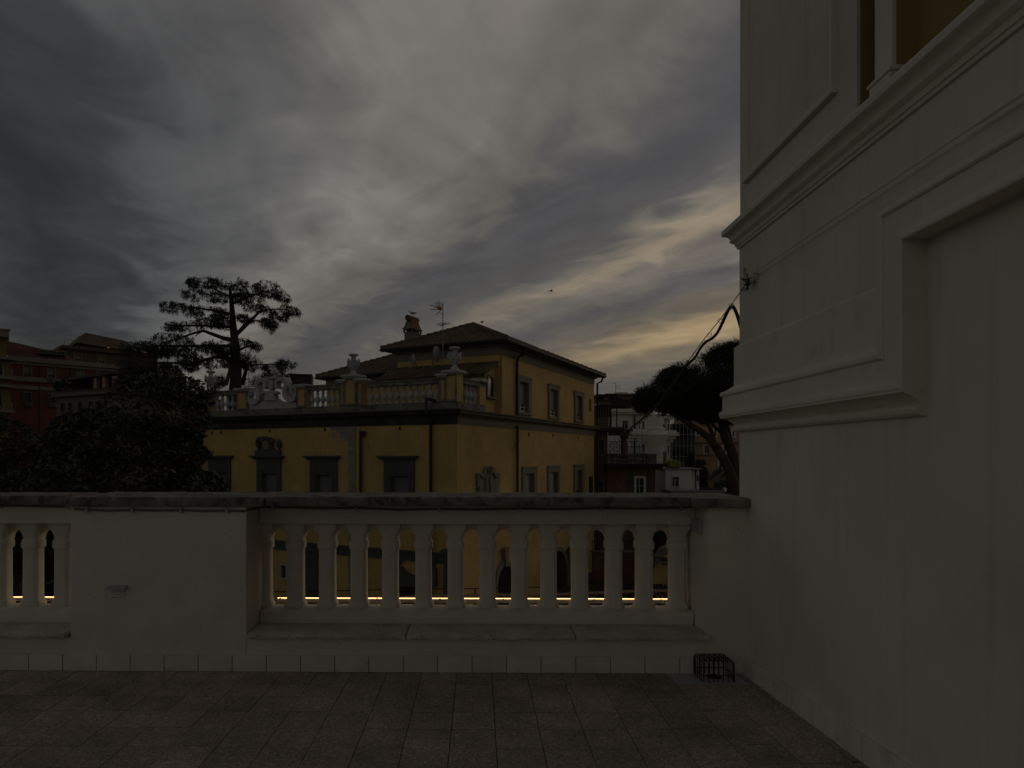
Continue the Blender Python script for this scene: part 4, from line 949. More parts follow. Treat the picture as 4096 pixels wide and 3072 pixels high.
g_ = MB(); g_.tube([(ux0 - .05, uy1 + .05, ZE - .04), (ux0 - .05, uy0 - .05, ZE - .04)], .09, 8); g_.tube([(ux0 - .05, uy0 - .05, ZE - .04), (ux1 + .05, uy0 - .05, ZE - .04)], .09, 8); vpart('gutter', g_, 'gutter')
# wing behind
wx0, wy1 = 7.0 - .5, qA(1265, 1510, 6.5)[0]
ZW = qA(1265, 1510, 6.5)[1]
vpart('wing_wall', MB().box(wx0 + .5, wx0 + 11, YE + .05, wy1 - .5, ZP, ZW - .2), 'ochre'); vpart('wing_frieze', MB().box(wx0 + .46, wx0 + 11, YE + .06, wy1 - .46, ZW - .75, ZW - .15), 'trim2')
vpart('wing_soffit', MB().box(wx0 + .1, wx0 + 11, YE + .06, wy1 - .1, ZW - .15, ZW - .03), 'gutter')
hip_roof(wx0, wx0 + 12, wy1 - 8.4, wy1, ZW, SL, vil, 'AC')
vpart('gutter', MB().tube([(wx0 - .05, YE + .1, ZW - .04), (wx0 - .05, wy1 + .05, ZW - .04)], .09, 8), 'gutter')
# lean-to with clay tiles
lx0, lz0 = qB(1928, 1497, .3); lx1, lz1 = qB(1993, 1449, .3); lyE = qA(1503, 1515, lx0)[0]
vpart('lean_to_wall', MB().box(lx0 + .35, XC - .001, .3, lyE - .2, ZP, lz0 + .05).prism([(lx0 + .35, lz0 + .04), (XC - .001, lz0 + .04), (XC - .001, lz1 - .1), (lx0 + .35, lz0 + .06)], lambda a, b, d: (a, d, b), .301, .55), 'ochre')
nd0, nzt = qB(1947, 1503, .3); nd1, nzb = qB(1969, 1590, .3)
ar = (nd1 - nd0) / 2; nm = (nd0 + nd1) / 2
nc = vpart('niche_window', MB().prism([(nd0, nzb), (nd1, nzb)] + [(nm + ar * math.cos(t), nzt - ar + ar * math.sin(t)) for t in (math.pi * k / 10 for k in range(11))], lambda a, b, d: (a, .3 - d, b), .003, .02), 'glass')
o2 = ar + .14
obj('niche_surround', MB().prism([(nm + o2 * math.cos(t), nzt - ar + o2 * math.sin(t)) for t in (math.pi * k / 10 for k in range(11))] + [(nd0 - .14, nzb), (nd0, nzb)] + [(nm - ar * math.cos(t), nzt - ar + ar * math.sin(t)) for t in (math.pi * k / 10 for k in range(11))] + [(nd1, nzb), (nd1 + .14, nzb)], lambda a, b, d: (a, .3 - d, b), 0, .1), M['trim2'], nc)
obj('niche_sill', MB().box(nd0 - .25, nd1 + .25, .08, .3, nzb - .1, nzb), M['trim2'], nc)
lg = math.hypot(lx1 - lx0, lz1 - lz0); lt = obj('lean_to_roof', MB().prism([(lx0, lz0), (XC - .002, lz1 + .02), (XC - .002, lz1 - .08), (lx0, lz0 - .08)], lambda a, b, d: (a, d, b), .1, lyE), M['roof'], vil)
mb = MB(); U = Vector((lx1 - lx0, 0, lz1 - lz0)).normalized(); nr = Vector((-U.z, 0, U.x))
for i in range(int((lyE - .1) / .25)):
    s_ = .22 + i * .25
    for j in range(int(lg / .36 + .5)):
        Vs = []
        for (l, h, rr) in ((j * .36 - .08, .04, .11), (min((j + 1) * .36 + .03, lg), .01, .092)):
            for t in (0, 45, 90, 135, 180): Vs.append(tuple(Vector((lx0, s_ + random.uniform(-.008, .008) + rr * math.cos(R(t)), lz0)) + U * l + nr * (h + rr * .75 * math.sin(R(t)))))
        mb.add(Vs, [(k, k + 1, 6 + k, 5 + k) for k in range(4)] + [(0, 1, 2, 3, 4)])
obj('roof_tiles', mb, M['roof'], lt, kind='stuff')
# chimney with a tented cap of clay slabs
cp = V.loc(*at(1650, 1400, 44.05)[:2]); cx_, cy_ = cp
def zc_(v): return HC + (HZ - v) / FPX * 44.05
chm = vpart('chimney', MB().box(cx_ - .56, cx_ + .56, cy_ - .27, cy_ + .27, ZE - .2, zc_(1338)), 'mortar')
obj('collar', MB().box(cx_ - .60, cx_ + .60, cy_ - .31, cy_ + .31, zc_(1338), zc_(1333)).box(cx_ - .66, cx_ + .66, cy_ - .38, cy_ + .38, zc_(1321), zc_(1316)), M['pedest'], chm)
mb = MB()
for xx in (-.58, -.2, .18, .5):
    for sy in (-1, 1): mb.box(cx_ + xx, cx_ + xx + .09, cy_ + sy * .30 - .05, cy_ + sy * .30 + .05, zc_(1333), zc_(1321))
obj('vent_bricks', mb, M['roof'], chm); obj('flue', MB().box(cx_ - .45, cx_ + .45, cy_ - .2, cy_ + .2, zc_(1334), zc_(1320)), M['dark'], chm)
zt0, zt1 = zc_(1316), zc_(1278)
for sy in (-1, 1):
    for xa, xb, ta, tb_ in ((-.56, -.01, -.40, -.01), (.01, .56, .01, .40)):
        obj('clay_slab', MB().add([(cx_ + xa, cy_ + sy * .34, zt0), (cx_ + xb, cy_ + sy * .34, zt0), (cx_ + tb_, cy_ + sy * .15, zt1), (cx_ + ta, cy_ + sy * .15, zt1), (cx_ + xa, cy_ + sy * .29, zt0), (cx_ + xb, cy_ + sy * .29, zt0), (cx_ + tb_, cy_ + sy * .10, zt1), (cx_ + ta, cy_ + sy * .10, zt1)], [(0, 1, 2, 3), (4, 5, 6, 7), (0, 4, 7, 3), (1, 5, 6, 2), (0, 1, 5, 4), (3, 2, 6, 7)]), M['brick'], chm)
obj('cap_gable', MB().add([(cx_ + sx * x_, cy_ + y_, z_) for sx in (-1, 1) for x_, y_, z_ in ((.55, -.29, zt0), (.55, .29, zt0), (.40, .12, zt1), (.40, -.12, zt1))], [(0, 1, 2, 3), (7, 6, 5, 4)]), M['mortar'], chm)
for xx in (-.62, -.2, .2): obj('cap_tile', MB().tube([(cx_ + xx, cy_, zt1 + .02), (cx_ + xx + .44, cy_, zt1 + .05)], [.20, .16], 8), M['roof'], chm)
# down-pipes
def pipe(name, pts, r_=.075, m='pipe'): return vpart(name, MB().tube(pts, r_, 8), m, smooth=50)
a, z = qA(1448, 1745); pipe('downpipe', [(-.14, a, z), (-.14, a, GZ)]); vpart('hopper', MB().lathe(-.14, a - .1, [(.10, z - .05), (.16, z + .1), (.18, z + .28)], 10), 'pipe')
a, z = qA(1729, 1690); pipe('downpipe', [(-.16, a, ZF + .3), (-.16, a, GZ)], .085)
a2, z2 = qA(*r2(220, 860), -.55); a3, _ = qA(*r2(300, 870), -.1); pipe('elbow_pipe', [(-.1, a3, z2 - .1), (-.5, a2 + .05, z2), (-.58, a2, z2 - .15), (-.58, a2, ZK + .1)], .085)
x_, z_ = qB(*r2(957, 530)); x2, z2 = qB(*r2(1030, 445), -.7)
pipe('downpipe', [(x2, -.72, z2), (x2, -.66, z2 - .35), (x_ + .1, -.2, z_ + .15), (x_, -.12, z_ - .15), (x_, -.12, ZP)], .085); pipe('downpipe', [(x_, -.14, ZF + .2), (x_, -.14, GZ)], .085)
x3, z3 = qB(*r2(1622, 735)); pipe('downpipe', [(BL + .5, -.6, ZE - .15), (BL + .45, -.5, ZE - .45), (x3, -.15, z3), (x3, -.15, ZP)], .085); pipe('downpipe', [(x3, -.15, ZF + .2), (x3, -.15, GZ)], .085)
for zz in (2.2, -1.0, -4): vpart('pipe_bracket', MB().box(x_ - .14, x_ + .14, -.2, 0, zz, zz + .03), 'pipe')

# --- things on the roof
def gull(name, P_, s, label, head):
    g = root(name, P_, head, label, 'bird')
    bd = MB().tube([(-.30, 0, .235), (-.24, 0, .235), (-.15, 0, .235), (-.04, 0, .245), (.07, 0, .265), (.14, 0, .30), (.175, 0, .345), (.195, 0, .385), (.215, 0, .405), (.245, 0, .405), (.262, 0, .402)], [.004, .022, .055, .085, .088, .07, .05, .046, .046, .034, .012], 10)
    obj('body', bd, M['white'], g, smooth=60)
    for sy in (-1, 1):
        obj('wing', MB().tube([(.10, sy * .06, .285), (.02, sy * .082, .275), (-.10, sy * .07, .262), (-.22, sy * .03, .25), (-.34, sy * .012, .24)], [.02, .045, .042, .025, .004], 8), M['grey'], g, smooth=60)
        obj('leg', MB().tube([(0, sy * .03, .18), (.005, sy * .03, .1), (0, sy * .03, 0), (.05, sy * .03, 0)], .007, 5), M['orange'], g)
    obj('beak', MB().tube([(.255, 0, .402), (.29, 0, .398), (.312, 0, .388)], [.014, .011, .003], 6), M['orange'], g)
    g.scale = (s,) * 3; return g
ga, gy = V.w(cx_, cy_)[:2]
gull('gull', (ga, gy, zt1 + .17), 1.0, 'gull standing on the clay cap of the chimney, facing the cedar', math.pi)
ap = V.loc(*at(2012 - 80, 1300, 43.0)[:2])
gx, gyy = at(1928, 1300, 43.4)[:2]
pg = gull('gull', (gx, gyy, ZRI + .05), .8, 'hunched gull seen from behind on the villa roof ridge', R(70))
def antenna(name, u, vtop, vbase, Y, label, bow):
    x, y_, zt = at(u, vtop, Y); zb = HC + (HZ - vbase) / FPX * Y; a = root(name, (x, y_, zb), 0, label, 'antenna'); h = zt - zb
    obj('mast', MB().tube([(0, 0, 0), (0, 0, h)], .028, 6), M['grey'], a); return a, h
an, h = antenna('roof_antenna', 1771.5, 1210, 1462, 38.0, 'television antenna with curved grid reflector and orange hub above the villa', 1)
k_ = 38.0 / FPX * .1808
def ap_(x, y): return ((x - 948) * k_, -.05, h - (y - 165) * k_)
obj('hub', MB().tube([ap_(830, 295), ap_(850, 290), ap_(900, 295), ap_(930, 300)], [.08, .12, .12, .05], 8), M['orange'], an)
for P_ in ([(830, 270), (770, 245), (660, 235)], [(840, 288), (745, 287)], [(830, 312), (760, 328), (668, 332)]): obj('director', MB().tube([ap_(*p) for p in P_], .022, 5), M['grey'], an)
for P_ in ([(860, 145), (905, 190), (945, 240)], [(815, 160), (870, 215), (910, 265)], [(778, 185), (830, 240), (860, 270)], [(792, 437), (870, 380), (915, 325)], [(870, 390), (920, 420), (945, 445)]): obj('reflector_rod', MB().tube([ap_(*p) for p in P_], .014, 4), M['grey'], an)
for t in range(6):
    a0, a1 = (778 + t * 15, 185 + t * 16), (860 + t * 15, 145 + t * 17); obj('reflector_rod', MB().tube([ap_(*a0), ap_(*a1)], .009, 4), M['grey'], an)
    a0, a1 = (800 + t * 20, 430 - t * 18), (840 + t * 18, 415 - t * 18); obj('reflector_rod', MB().tube([ap_(*a0), ap_(*a1)], .009, 4), M['grey'], an)
for yy, xa, xb in ((625, 825, 1110), (640, 840, 1170), (660, 815, 1110), (685, 810, 1010)): obj('dipole', MB().tube([ap_(xa, yy), ap_((xa + xb) / 2, yy - 8), ap_(xb, yy + 6)], .010, 4), M['grey'], an)
obj('boom', MB().tube([ap_(890, 690), ap_(1010, 640)], .03, 5), M['grey'], an)
def dish(u, v, Y, rr, az, label, nm='satellite_dish', edge=False):
    x, y_, z = at(u, v, Y); d = root(nm, (x, y_, z - .6), az, label, 'satellite dish'); mb = MB(); n = 18
    rings = [[(rr * t * math.cos(a), -.25 * rr * (1 - t * t), .6 + rr * 1.1 * t * math.sin(a)) for a in (2 * math.pi * k / n for k in range(n))] for t in (.02, .35, .7, 1.0)]
    rings += [[(p[0], p[1] + .02, p[2]) for p in rings[-1]]] + [[(rr * t * math.cos(a), .03 - .25 * rr * (1 - t * t), .6 + rr * 1.1 * t * math.sin(a)) for a in (2 * math.pi * k / n for k in range(n))] for t in (.6, .05)]
    obj('reflector', mb.rings(rings), M['grey'], d, smooth=40); obj('stand', MB().tube([(0, .1, .5), (0, .25, .2), (0, .25, 0)], .025, 6), M['gutter'], d); obj('feed_arm', MB().tube([(0, -.1, .1), (0, -.55, .3)], .015, 5), M['grey'], d); return d
dish(1747, 1416, 38.0, .42, R(62), 'grey satellite dish turned almost edge-on beside the antenna mast'); dish(1652, 1440, 38.6, .34, R(-70), 'dark small satellite dish on the lean-to roof near the chimney')
for o_, (u0, v0, u1, v1) in enumerate(((1665, 1412, 1695, 1420), (1693, 1420, 1740, 1455))):
    pass
wa = root('aerial_boom', at(1693, 1450, 38.2), 0, 'thin crossed aerial rods on the lean-to roof between the dishes', 'antenna')
for P_ in ([(-30, 30), (0, 12), (24, -10), (46, -28)], [(0, 12), (-20, 0), (-36, 2)], [(-3, 20), (2, 4), (4, -30)]): obj('rod', MB().tube([(x * .0142, 0, z * .0142) for x, z in P_], .014, 5), M['grey'], wa)

# ================================================================== BUILDINGS BEYOND
M['red'] = mat('brick_red_plaster', (.155, .050, .036), var=.1, scale=.3, dirt=((.10, .042, .032), .5, .5, .75, .5))
M['redroof'] = mat('dark_red_roof', (.075, .026, .021), var=.25, scale=1.2)
M['brown'] = mat('brown_plaster', (.10, .068, .045), var=.12, scale=.3)
M['beige'] = mat('beige_plaster', (.14, .115, .092), var=.1, scale=.4)
M['stone'] = mat('light_string_course', (.19, .17, .145), var=.1, scale=.5)
M['mustard'] = mat('mustard_plaster', (.17, .125, .055), var=.1, scale=.4)
M['white2'] = mat('white_render', (.72, .69, .62), var=.08, scale=.4, dirt=((.5, .47, .42), .6, .5, .75, .5), streak=((.45, .42, .37), .4))
M['peach'] = mat('peach_plaster', (.40, .25, .15), var=.1, scale=.4, dirt=((.28, .18, .12), .5, .5, .7, .5))
M['terra'] = mat('faded_terracotta_plaster', (.17, .095, .06), var=.2, scale=.5, dirt=((.26, .22, .18), .8, .55, .68, .6))
M['net'] = mat('green_scaffold_net', (.055, .065, .055), var=.25, scale=.5)
M['lime'] = mat('lime_tarpaulin', (.22, .26, .015), var=.2, scale=2, rough=.6)
M['lamp'] = emis('lit_window_lamp', (1.0, .45, .10), 1.2)
M['curtain'] = mat('pale_blind', (.20, .18, .14), var=.1, scale=1)

def zmap(ox, oy, s): return lambda x, y: (ox + x * s, oy + y * s)
Lz = zmap(0, 1080, .5425); Rz = zmap(2350, 1280, .4221)
class House:
    """a far building: one upright front in its own frame, real openings with panes, frames and shutters as parts"""
    def __init__(s, name, u, Y, ang, label, cat, zm, y=0.0):
        X = (u - CX) / FPX * Y; s.fr = Fr(X, Y, R(ang)); s.zm = zm
        s.root = root(name, (X, Y, 0), R(ang), label, cat)
    def pt(s, x, y, d=0.0): return s.fr.on_y(*s.zm(x, y), d)
    def rect(s, xa, ya, xb, yb, d=0.0):
        x0, z1 = s.pt(xa, ya, d); x1, _ = s.pt(xb, ya, d); xm = (xa + xb) / 2; z1 = s.pt(xm, ya, d)[1]; z0 = s.pt(xm, yb, d)[1]
        return (min(x0, x1), max(x0, x1), z0, z1)
    def box(s, name, r_, d0, d1, m, parent=None, **k): return obj(name, MB().box(r_[0], r_[1], d0, d1, r_[2], r_[3]), M[m], parent or s.root, **k)
    def wall(s, r_, wins, m, d=0.0, depth=10.0, frame='stone', shutters=None, blind=.0, name='wall', surround=.12):
        holes = [w for w in wins]
        mb = holed(MB(), lambda a, z, dd: (a, d + dd, z), r_[0], r_[1], r_[2], r_[3], holes, .25)
        mb.box(r_[0], r_[0] + .02, d + .3, d + depth, r_[2], r_[3]).box(r_[1] - .02, r_[1], d + .3, d + depth, r_[2], r_[3]).box(r_[0], r_[1], d + .3, d + depth, r_[3] - .1, r_[3] - .02).box(r_[0], r_[1], d + depth, d + depth + .02, r_[2], r_[3])
        mb.add([(r_[0], d, r_[2]), (r_[0], d + .31, r_[2]), (r_[0], d + .31, r_[3]), (r_[0], d, r_[3])], [(0, 1, 2, 3)]); mb.add([(r_[1], d, r_[2]), (r_[1], d + .31, r_[2]), (r_[1], d + .31, r_[3]), (r_[1], d, r_[3])], [(0, 1, 2, 3)])
        mb.add([(r_[0], d, r_[3]), (r_[1], d, r_[3]), (r_[1], d + .31, r_[3]), (r_[0], d + .31, r_[3])], [(0, 1, 2, 3)])
        wl = obj(name, mb, M[m], s.root)
        for w in holes:
            p = obj('window', MB().add([(w[0], d + .24, w[2]), (w[1], d + .24, w[2]), (w[1], d + .24, w[3]), (w[0], d + .24, w[3])], [(0, 1, 2, 3)]), M['glass'], s.root)
            e = surround; fm = MB()
            if e:
                fm.box(w[0] - e, w[0], d - .06, d + .02, w[2] - e, w[3] + e).box(w[1], w[1] + e, d - .06, d + .02, w[2] - e, w[3] + e).box(w[0], w[1], d - .06, d + .02, w[3], w[3] + e).box(w[0] - e, w[1] + e, d - .12, d - .001, w[2] - e, w[2])
            m_ = (w[0] + w[1]) / 2; fm.box(m_ - .03, m_ + .03, d + .17, d + .23, w[2], w[3]).box(w[0], w[1], d + .17, d + .228, w[2] + .62 * (w[3] - w[2]), w[2] + .62 * (w[3] - w[2]) + .05)
            obj('frame', fm, M[frame], p)
            if blind: obj('blind', ribbed(MB(), lambda a, z, dd: (a, d + dd, z), w[0], w[1], w[3] - blind * (w[3] - w[2]), w[3], .13, .09), M['curtain'], p)
            if shutters:
                sw = (w[1] - w[0]) * .55
                for a0, a1 in ((w[0] - sw, w[0] - .02), (w[1] + .02, w[1] + sw)):
                    obj('shutter', ribbed(MB(), lambda a, z, dd: (a, d + dd, z), a0, a1, w[2], w[3], -.08, .14, .03), M[shutters], p)
        return wl
# --- red apartment house far left
H = House('red_apartment_house', 43, 85, 42, 'brick red apartment house with pale string courses and dark shutters', 'apartment building', Lz)
top = H.pt(80, 662)[1]; x0 = H.pt(80, 800)[0]; x1 = H.pt(900, 800)[0]
w1 = [H.rect(*r_) for r_ in ((178, 708, 228, 786), (355, 722, 405, 800), (566, 738, 614, 806), (718, 748, 766, 792))]
w1 = [(w[0], w[1], min(w_[2] for w_ in w1), max(w_[3] for w_ in w1)) for w in w1]
w2 = [H.rect(*r_) for r_ in ((182, 905, 222, 985), (358, 915, 398, 992))]; w2 = [(w[0], w[1], w2[0][2], w2[0][3]) for w in w2]
w3 = [(w[0], w[1], w[2] - 4.95, w[3] - 4.95) for w in w2]; w4 = [(w[0], w[1], w[2] - 9.9, w[3] - 9.9) for w in w2]
zmid = H.rect(80, 787, 520, 800)[3]
H.wall((x0, x1, zmid - .3, top), w1, 'red', blind=.65, name='wall')
H.wall((x0, H.pt(545, 900)[0], GZ, zmid - .3), w2 + w3 + w4, 'red', shutters='shutd', blind=.0)
r_ = H.rect(80, 788, 300, 822); H.box('string_course', (x0 - .1, H.pt(522, 800)[0], r_[2], r_[3]), -.22, .0, 'stone'); H.box('string_course', (x0 - .1, H.pt(522, 800)[0], r_[2] - 1.0, r_[2] - .55), -.16, -.0, 'stone')
H.box('cornice', (x0 - .3, x1 + .2, top - .12, top + .45), -.5, .2, 'stone'); H.box('cornice_step', (x0 - .2, x1 + .1, top - .5, top - .12), -.22, -.001, 'stone')
for z in (800, 520): 
    pass
for xz in (292, 522): xx = H.pt(xz, 700)[0]; obj('downpipe', MB().tube([(xx, -.12, top - .5), (xx, -.12, GZ)], .08, 6), M['pipe'], H.root)
rr = H.rect(118, 542, 520, 655, 1.0); xs0 = H.pt(118, 600)[0]; xs1 = H.pt(520, 600)[0]
obj('mansard_roof', MB().add([(xs0 - 2.5, -.3, top + .45), (xs1 + .6, -.3, top + .45), (xs1, 3.0, rr[3] - .9), (xs0, 3.0, rr[3] + .1), (xs1, 9, rr[3] - .9), (xs0 - 2.5, 9, rr[3] + .1), (xs0 - 2.5, 3.0, rr[3] + .1)], [(0, 1, 2, 3), (3, 2, 4, 5), (0, 3, 6)]), M['redroof'], H.root)
d_ = H.rect(290, 592, 490, 622, .8); obj('dormer_band', MB().box(d_[0], d_[1], .6, 2.2, d_[2], d_[3]), M['curtain'], H.root)
for k in range(7):
    xx = d_[0] + (d_[1] - d_[0]) * (k + .5) / 7; obj('dormer_pane', MB().box(xx - .35, xx + .35, .55, .6, d_[2] + .12, d_[3] - .12), M['glass'], H.root)
for (xa, ya) in ((375, 808), (208, 992), (390, 998)):
    a, z = H.pt(xa, ya); ac = root('air_conditioner', H.fr.w(a, -.5, z - .35), R(42), {375: 'white air conditioner under an upper window of the red house', 208: 'air conditioner under the shuttered window over the string course, beside the mustard house', 390: 'air conditioner under the second shuttered window of the red house'}[xa], 'air conditioner', 'air conditioners on the red house')
    obj('case', MB().box(-.40, .40, .1, .4, .1, .6), M['beige'], ac, bevel=.03); obj('fan_grille', MB().tube([(-.1, .09, .35), (-.1, .12, .35)], .19, 14), M['shutd'], ac)
# --- brown block above and behind it
H = House('brown_rooftop_block', 252, 96, 42, 'brown upper block with penthouse roof rising behind the red house', 'apartment building', Lz)
r_ = H.rect(468, 585, 1010, 700); zt = H.pt(480, 582)[1]; zr_ = H.pt(480, 700)[1]
wb_ = [H.rect(*q_) for q_ in ((548, 618, 596, 672), (726, 632, 770, 686))]
H.wall((r_[0], r_[1] + 3, GZ, zt), wb_, 'brown', frame='curtain', blind=.7, depth=8)
H.box('roof_edge', (r_[0] - .3, r_[1] + 3.2, zt, zt + .5), -.5, 8, 'brown'); q_ = H.rect(470, 545, 600, 585)
pr = H.rect(600, 492, 890, 545, 3); pz = H.pt(605, 545, 3)[1]
obj('penthouse', MB().box(pr[0] - .5, pr[1] + 1.5, 3, 9, zt + .5, pz + .25), M['brown'], H.root)
obj('penthouse_roof', MB().add([(pr[0] - .9, 2.2, pz), (pr[1] + 2, 2.2, pz - .5), (pr[1] + 2, 9.5, pz - .5), (pr[0] - .9, 9.5, pz), (pr[0] + .8, 4, pz + 1.9), (pr[1] + 1, 4, pz + 1.3), (pr[1] + 1, 9, pz + 1.3), (pr[0] + .8, 9, pz + 1.9)], [(0, 1, 5, 4), (4, 5, 6, 7), (3, 0, 4, 7), (1, 2, 6, 5)]), M['brown'], H.root)
a, z = H.pt(806, 566, 2.9); obj('lit_window', MB().box(a - .22, a + .22, 2.9, 2.98, z - .12, z + .12), M['lamp'], H.root)
for xa in (845, 880, 910): a, z = H.pt(xa, 575, 2.9); obj('penthouse_window', MB().box(a - .7, a + .7, 2.92, 2.99, z - .5, z + .35), M['curtain'], H.root)
obj('terrace_rail', MB().box(r_[0], pr[0], -.3, -.25, zt + 1.3, zt + 1.36).box(r_[0], r_[0] + .06, -.3, -.25, zt + .5, zt + 1.3), M['grey'], H.root)
# --- mustard house cut by the picture edge
H = House('mustard_house', -60, 80, 42, 'mustard yellow house with balconies next to the red apartment house', 'apartment building', Lz)
r_ = H.rect(-140, 560, 78, 700); zt = H.pt(70, 640)[1]
H.wall((H.pt(-300, 700)[0], H.pt(78, 700)[0], GZ, zt), [H.rect(-10, 690, 14, 775), H.rect(-12, 885, 12, 1000)], 'mustard', blind=.3)
for yy in (648, 790, 850, 1035):
    z = H.pt(60, yy)[1]; H.box('balcony_slab', (H.pt(-300, 700)[0], H.pt(80, 700)[0] + .3, z - .3, z), -.9, 0, 'stone')
for yy in (790, 1035):
    z = H.pt(60, yy)[1]
    for k in range(12): xx = H.pt(78, 700)[0] - k * .8; obj('balcony_baluster', MB().box(xx - .08, xx + .08, -.85, -.75, z, z + .9), M['stone'], H.root)
H.box('attic', (H.pt(-300, 700)[0], H.pt(60, 700)[0], zt, zt + 2.4), 1.2, 8, 'mustard'); H.box('attic_roof', (H.pt(-300, 700)[0], H.pt(70, 700)[0], zt + 2.4, zt + 2.9), .2, 8, 'curtain')
a = H.pt(68, 600)[0]; obj('chimney', MB().box(a - .7, a + .2, 1.6, 2.6, zt + 2, zt + 3.4).box(a - .85, a + .35, 1.5, 2.7, zt + 3.4, zt + 3.6), M['stone'], H.root)
# --- beige house with a roofed roof terrace
H = House('beige_terrace_house', 228, 66, -28, 'beige house with planted roof terrace under a dark canopy', 'house', Lz)
x0, zt = H.pt(418, 940); x1 = H.pt(900, 905)[0]
ws = [H.rect(*q_) for q_ in ((452, 988, 474, 1048), (507, 982, 530, 1045), (580, 976, 602, 1040), (656, 972, 680, 1034), (706, 966, 728, 1025))]
ws = [(w[0], w[1], ws[2][2], ws[2][3]) for w in ws]
H.wall((x0, x1 + 2, GZ, zt), ws, 'beige', frame='beige', surround=.07)
H.box('terrace_slab', (x0 - .3, x1 + 2, zt, zt + .35), -.4, 8, 'beige'); 
rz0 = zt + .35; rz1 = H.pt(640, 885)[1]
for k in range(24): xx = x0 - .2 + (x1 - x0) * k / 23; obj('railing_bar', MB().box(xx - .02, xx + .02, -.35, -.31, rz0, rz1), M['gutter'], H.root)
for zz in (rz1, (rz0 + rz1) / 2, rz0 + .2): obj('railing', MB().box(x0 - .3, x1 + 2, -.36, -.30, zz - .03, zz + .03), M['gutter'], H.root)
ca, cz = H.pt(535, 822, .5); cb3, cz2 = H.pt(880, 785, .5)
obj('canopy', MB().add([(ca, -.3, cz), (cb3, -.3, cz + .25), (cb3, 6, cz + .5), (ca, 6, cz + .2), (ca, -.3, cz + .25), (cb3, -.3, cz + .5), (cb3, 6, cz + .75), (ca, 6, cz + .45)], [(3, 2, 1, 0), (4, 5, 6, 7), (0, 1, 5, 4), (1, 2, 6, 5), (3, 0, 4, 7)]), M['gutter'], H.root)
for xz in (715, 778, 850): a = H.pt(xz, 850, .2)[0]; obj('post', MB().box(a - .2, a + .2, 0, .35, rz0, cz + .1), M['peach'], H.root)
obj('back_wall', MB().box(H.pt(600, 850)[0], x1 + 2, 4, 4.3, rz0, cz + .3), M['brown'], H.root)
bush_spots = []
for k, (xz, sz) in enumerate(((450, .9), (520, 1.2), (590, 1.0), (645, .8), (690, .6))):
    a, z = H.pt(xz, 880, .6); bush_spots.append((H.fr.w(a, .6, rz0), sz))
# --- faded terracotta neighbour of the villa, with its own terrace
H = House('terracotta_terrace_house', Rz(75, 0)[0], 57, 0, 'faded terracotta house with balustraded terrace and glazed veranda beside the villa', 'house', Rz)
x0 = H.pt(70, 1200)[0]; x1 = H.pt(190, 1200)[0]; zt = H.pt(120, 1050)[1]
H.wall((x0, x1, GZ, zt), [H.rect(106, 1135, 150, 1275), H.rect(106, 1530, 140, 1700)], 'terra', d=.0, frame='trim2', surround=.15)
H.box('cornice', (x0 - 1, x1 + 1.0, zt, zt + .18), -.35, 3, 'bandb'); H.box('cornice_top', (x0 - 1, x1 + 1.5, zt + .18, zt + .32), -.55, 3, 'bandb')
v_ = H.rect(78, 755, 205, 1010); vz = H.pt(120, 920)[1]
H.box('veranda_parapet', (v_[0], v_[1], zt + .32, vz), .2, 3, 'trim2')
for k in range(6): xx = v_[0] + (v_[1] - v_[0]) * k / 5; obj('veranda_post', MB().box(xx - .05, xx + .05, .2, .3, vz, H.pt(120, 800)[1]), M['trim2'], H.root)
for k in range(5): xx = v_[0] + (v_[1] - v_[0]) * (k + .5) / 5; obj('veranda_pane', MB().box(xx - .2, xx + .2, .24, .26, vz, H.pt(120, 805)[1]), M['glass'], H.root)
vt_ = H.pt(120, 800)[1]; obj('veranda_roof', MB().add([(v_[0] - .3, -.1, vt_), (v_[1] + .3, -.1, vt_), (v_[1] + .3, 3, vt_ + .3), (v_[0] - .3, 3, vt_ + .3), (v_[0] + .4, 1.4, vt_ + .9), (v_[1] - .9, 1.4, vt_ + .9)], [(0, 1, 5, 4), (2, 3, 4, 5), (1, 2, 5), (3, 0, 4)]), M['roof'], H.root)
pz = H.pt(150, 718)[1]; pa, pb = H.pt(80, 718, .5)[0], H.pt(280, 718, .5)[0]; obj('pergola', MB().box(pa, pb, .3, 2.4, pz, pz + .16).box(H.pt(222, 760, .5)[0] - .04, H.pt(222, 760, .5)[0] + .04, .4, .5, zt + .3, pz).box(H.pt(276, 760, .5)[0] - .04, H.pt(276, 760, .5)[0] + .04, .4, .5, zt + .3, pz), M['gutter'], H.root)
xx = H.pt(210, 900)[0]; obj('downpipe', MB().tube([(xx, -.1, vt_), (xx, -.1, zt)], .06, 6), M['pipe'], H.root)
b_ = H.rect(188, 1410, 645, 1700, -.4); zc0 = H.pt(400, 1408, -.4)[1]
dw = H.rect(462, 1500, 530, 1700, -.4)
H.wall((b_[0], b_[1], GZ, zc0), [(dw[0], dw[1], dw[2], dw[3])], 'terra', d=-.4, depth=6, frame='white2', surround=.2, name='terrace_wall')
for xa, xb in ((388, 430), (574, 602)): q_ = H.rect(xa, 1410, xb, 1700, -.45); obj('pilaster', MB().box(q_[0], q_[1], -.46, -.401, GZ, zc0 - .03), M['trim'], H.root)
H.box('terrace_cornice', (b_[0] - .2, b_[1] + .5, zc0, zc0 + .15), -.8, 5.5, 'band'); H.box('terrace_cornice', (b_[0] - .2, b_[1] + .8, zc0 + .15, zc0 + .42), -1.05, 5.5, 'band')
tb0 = zc0 + .42; tb1 = H.pt(400, 1285, -.6)[1]; tb2 = H.pt(400, 1272, -.6)[1]
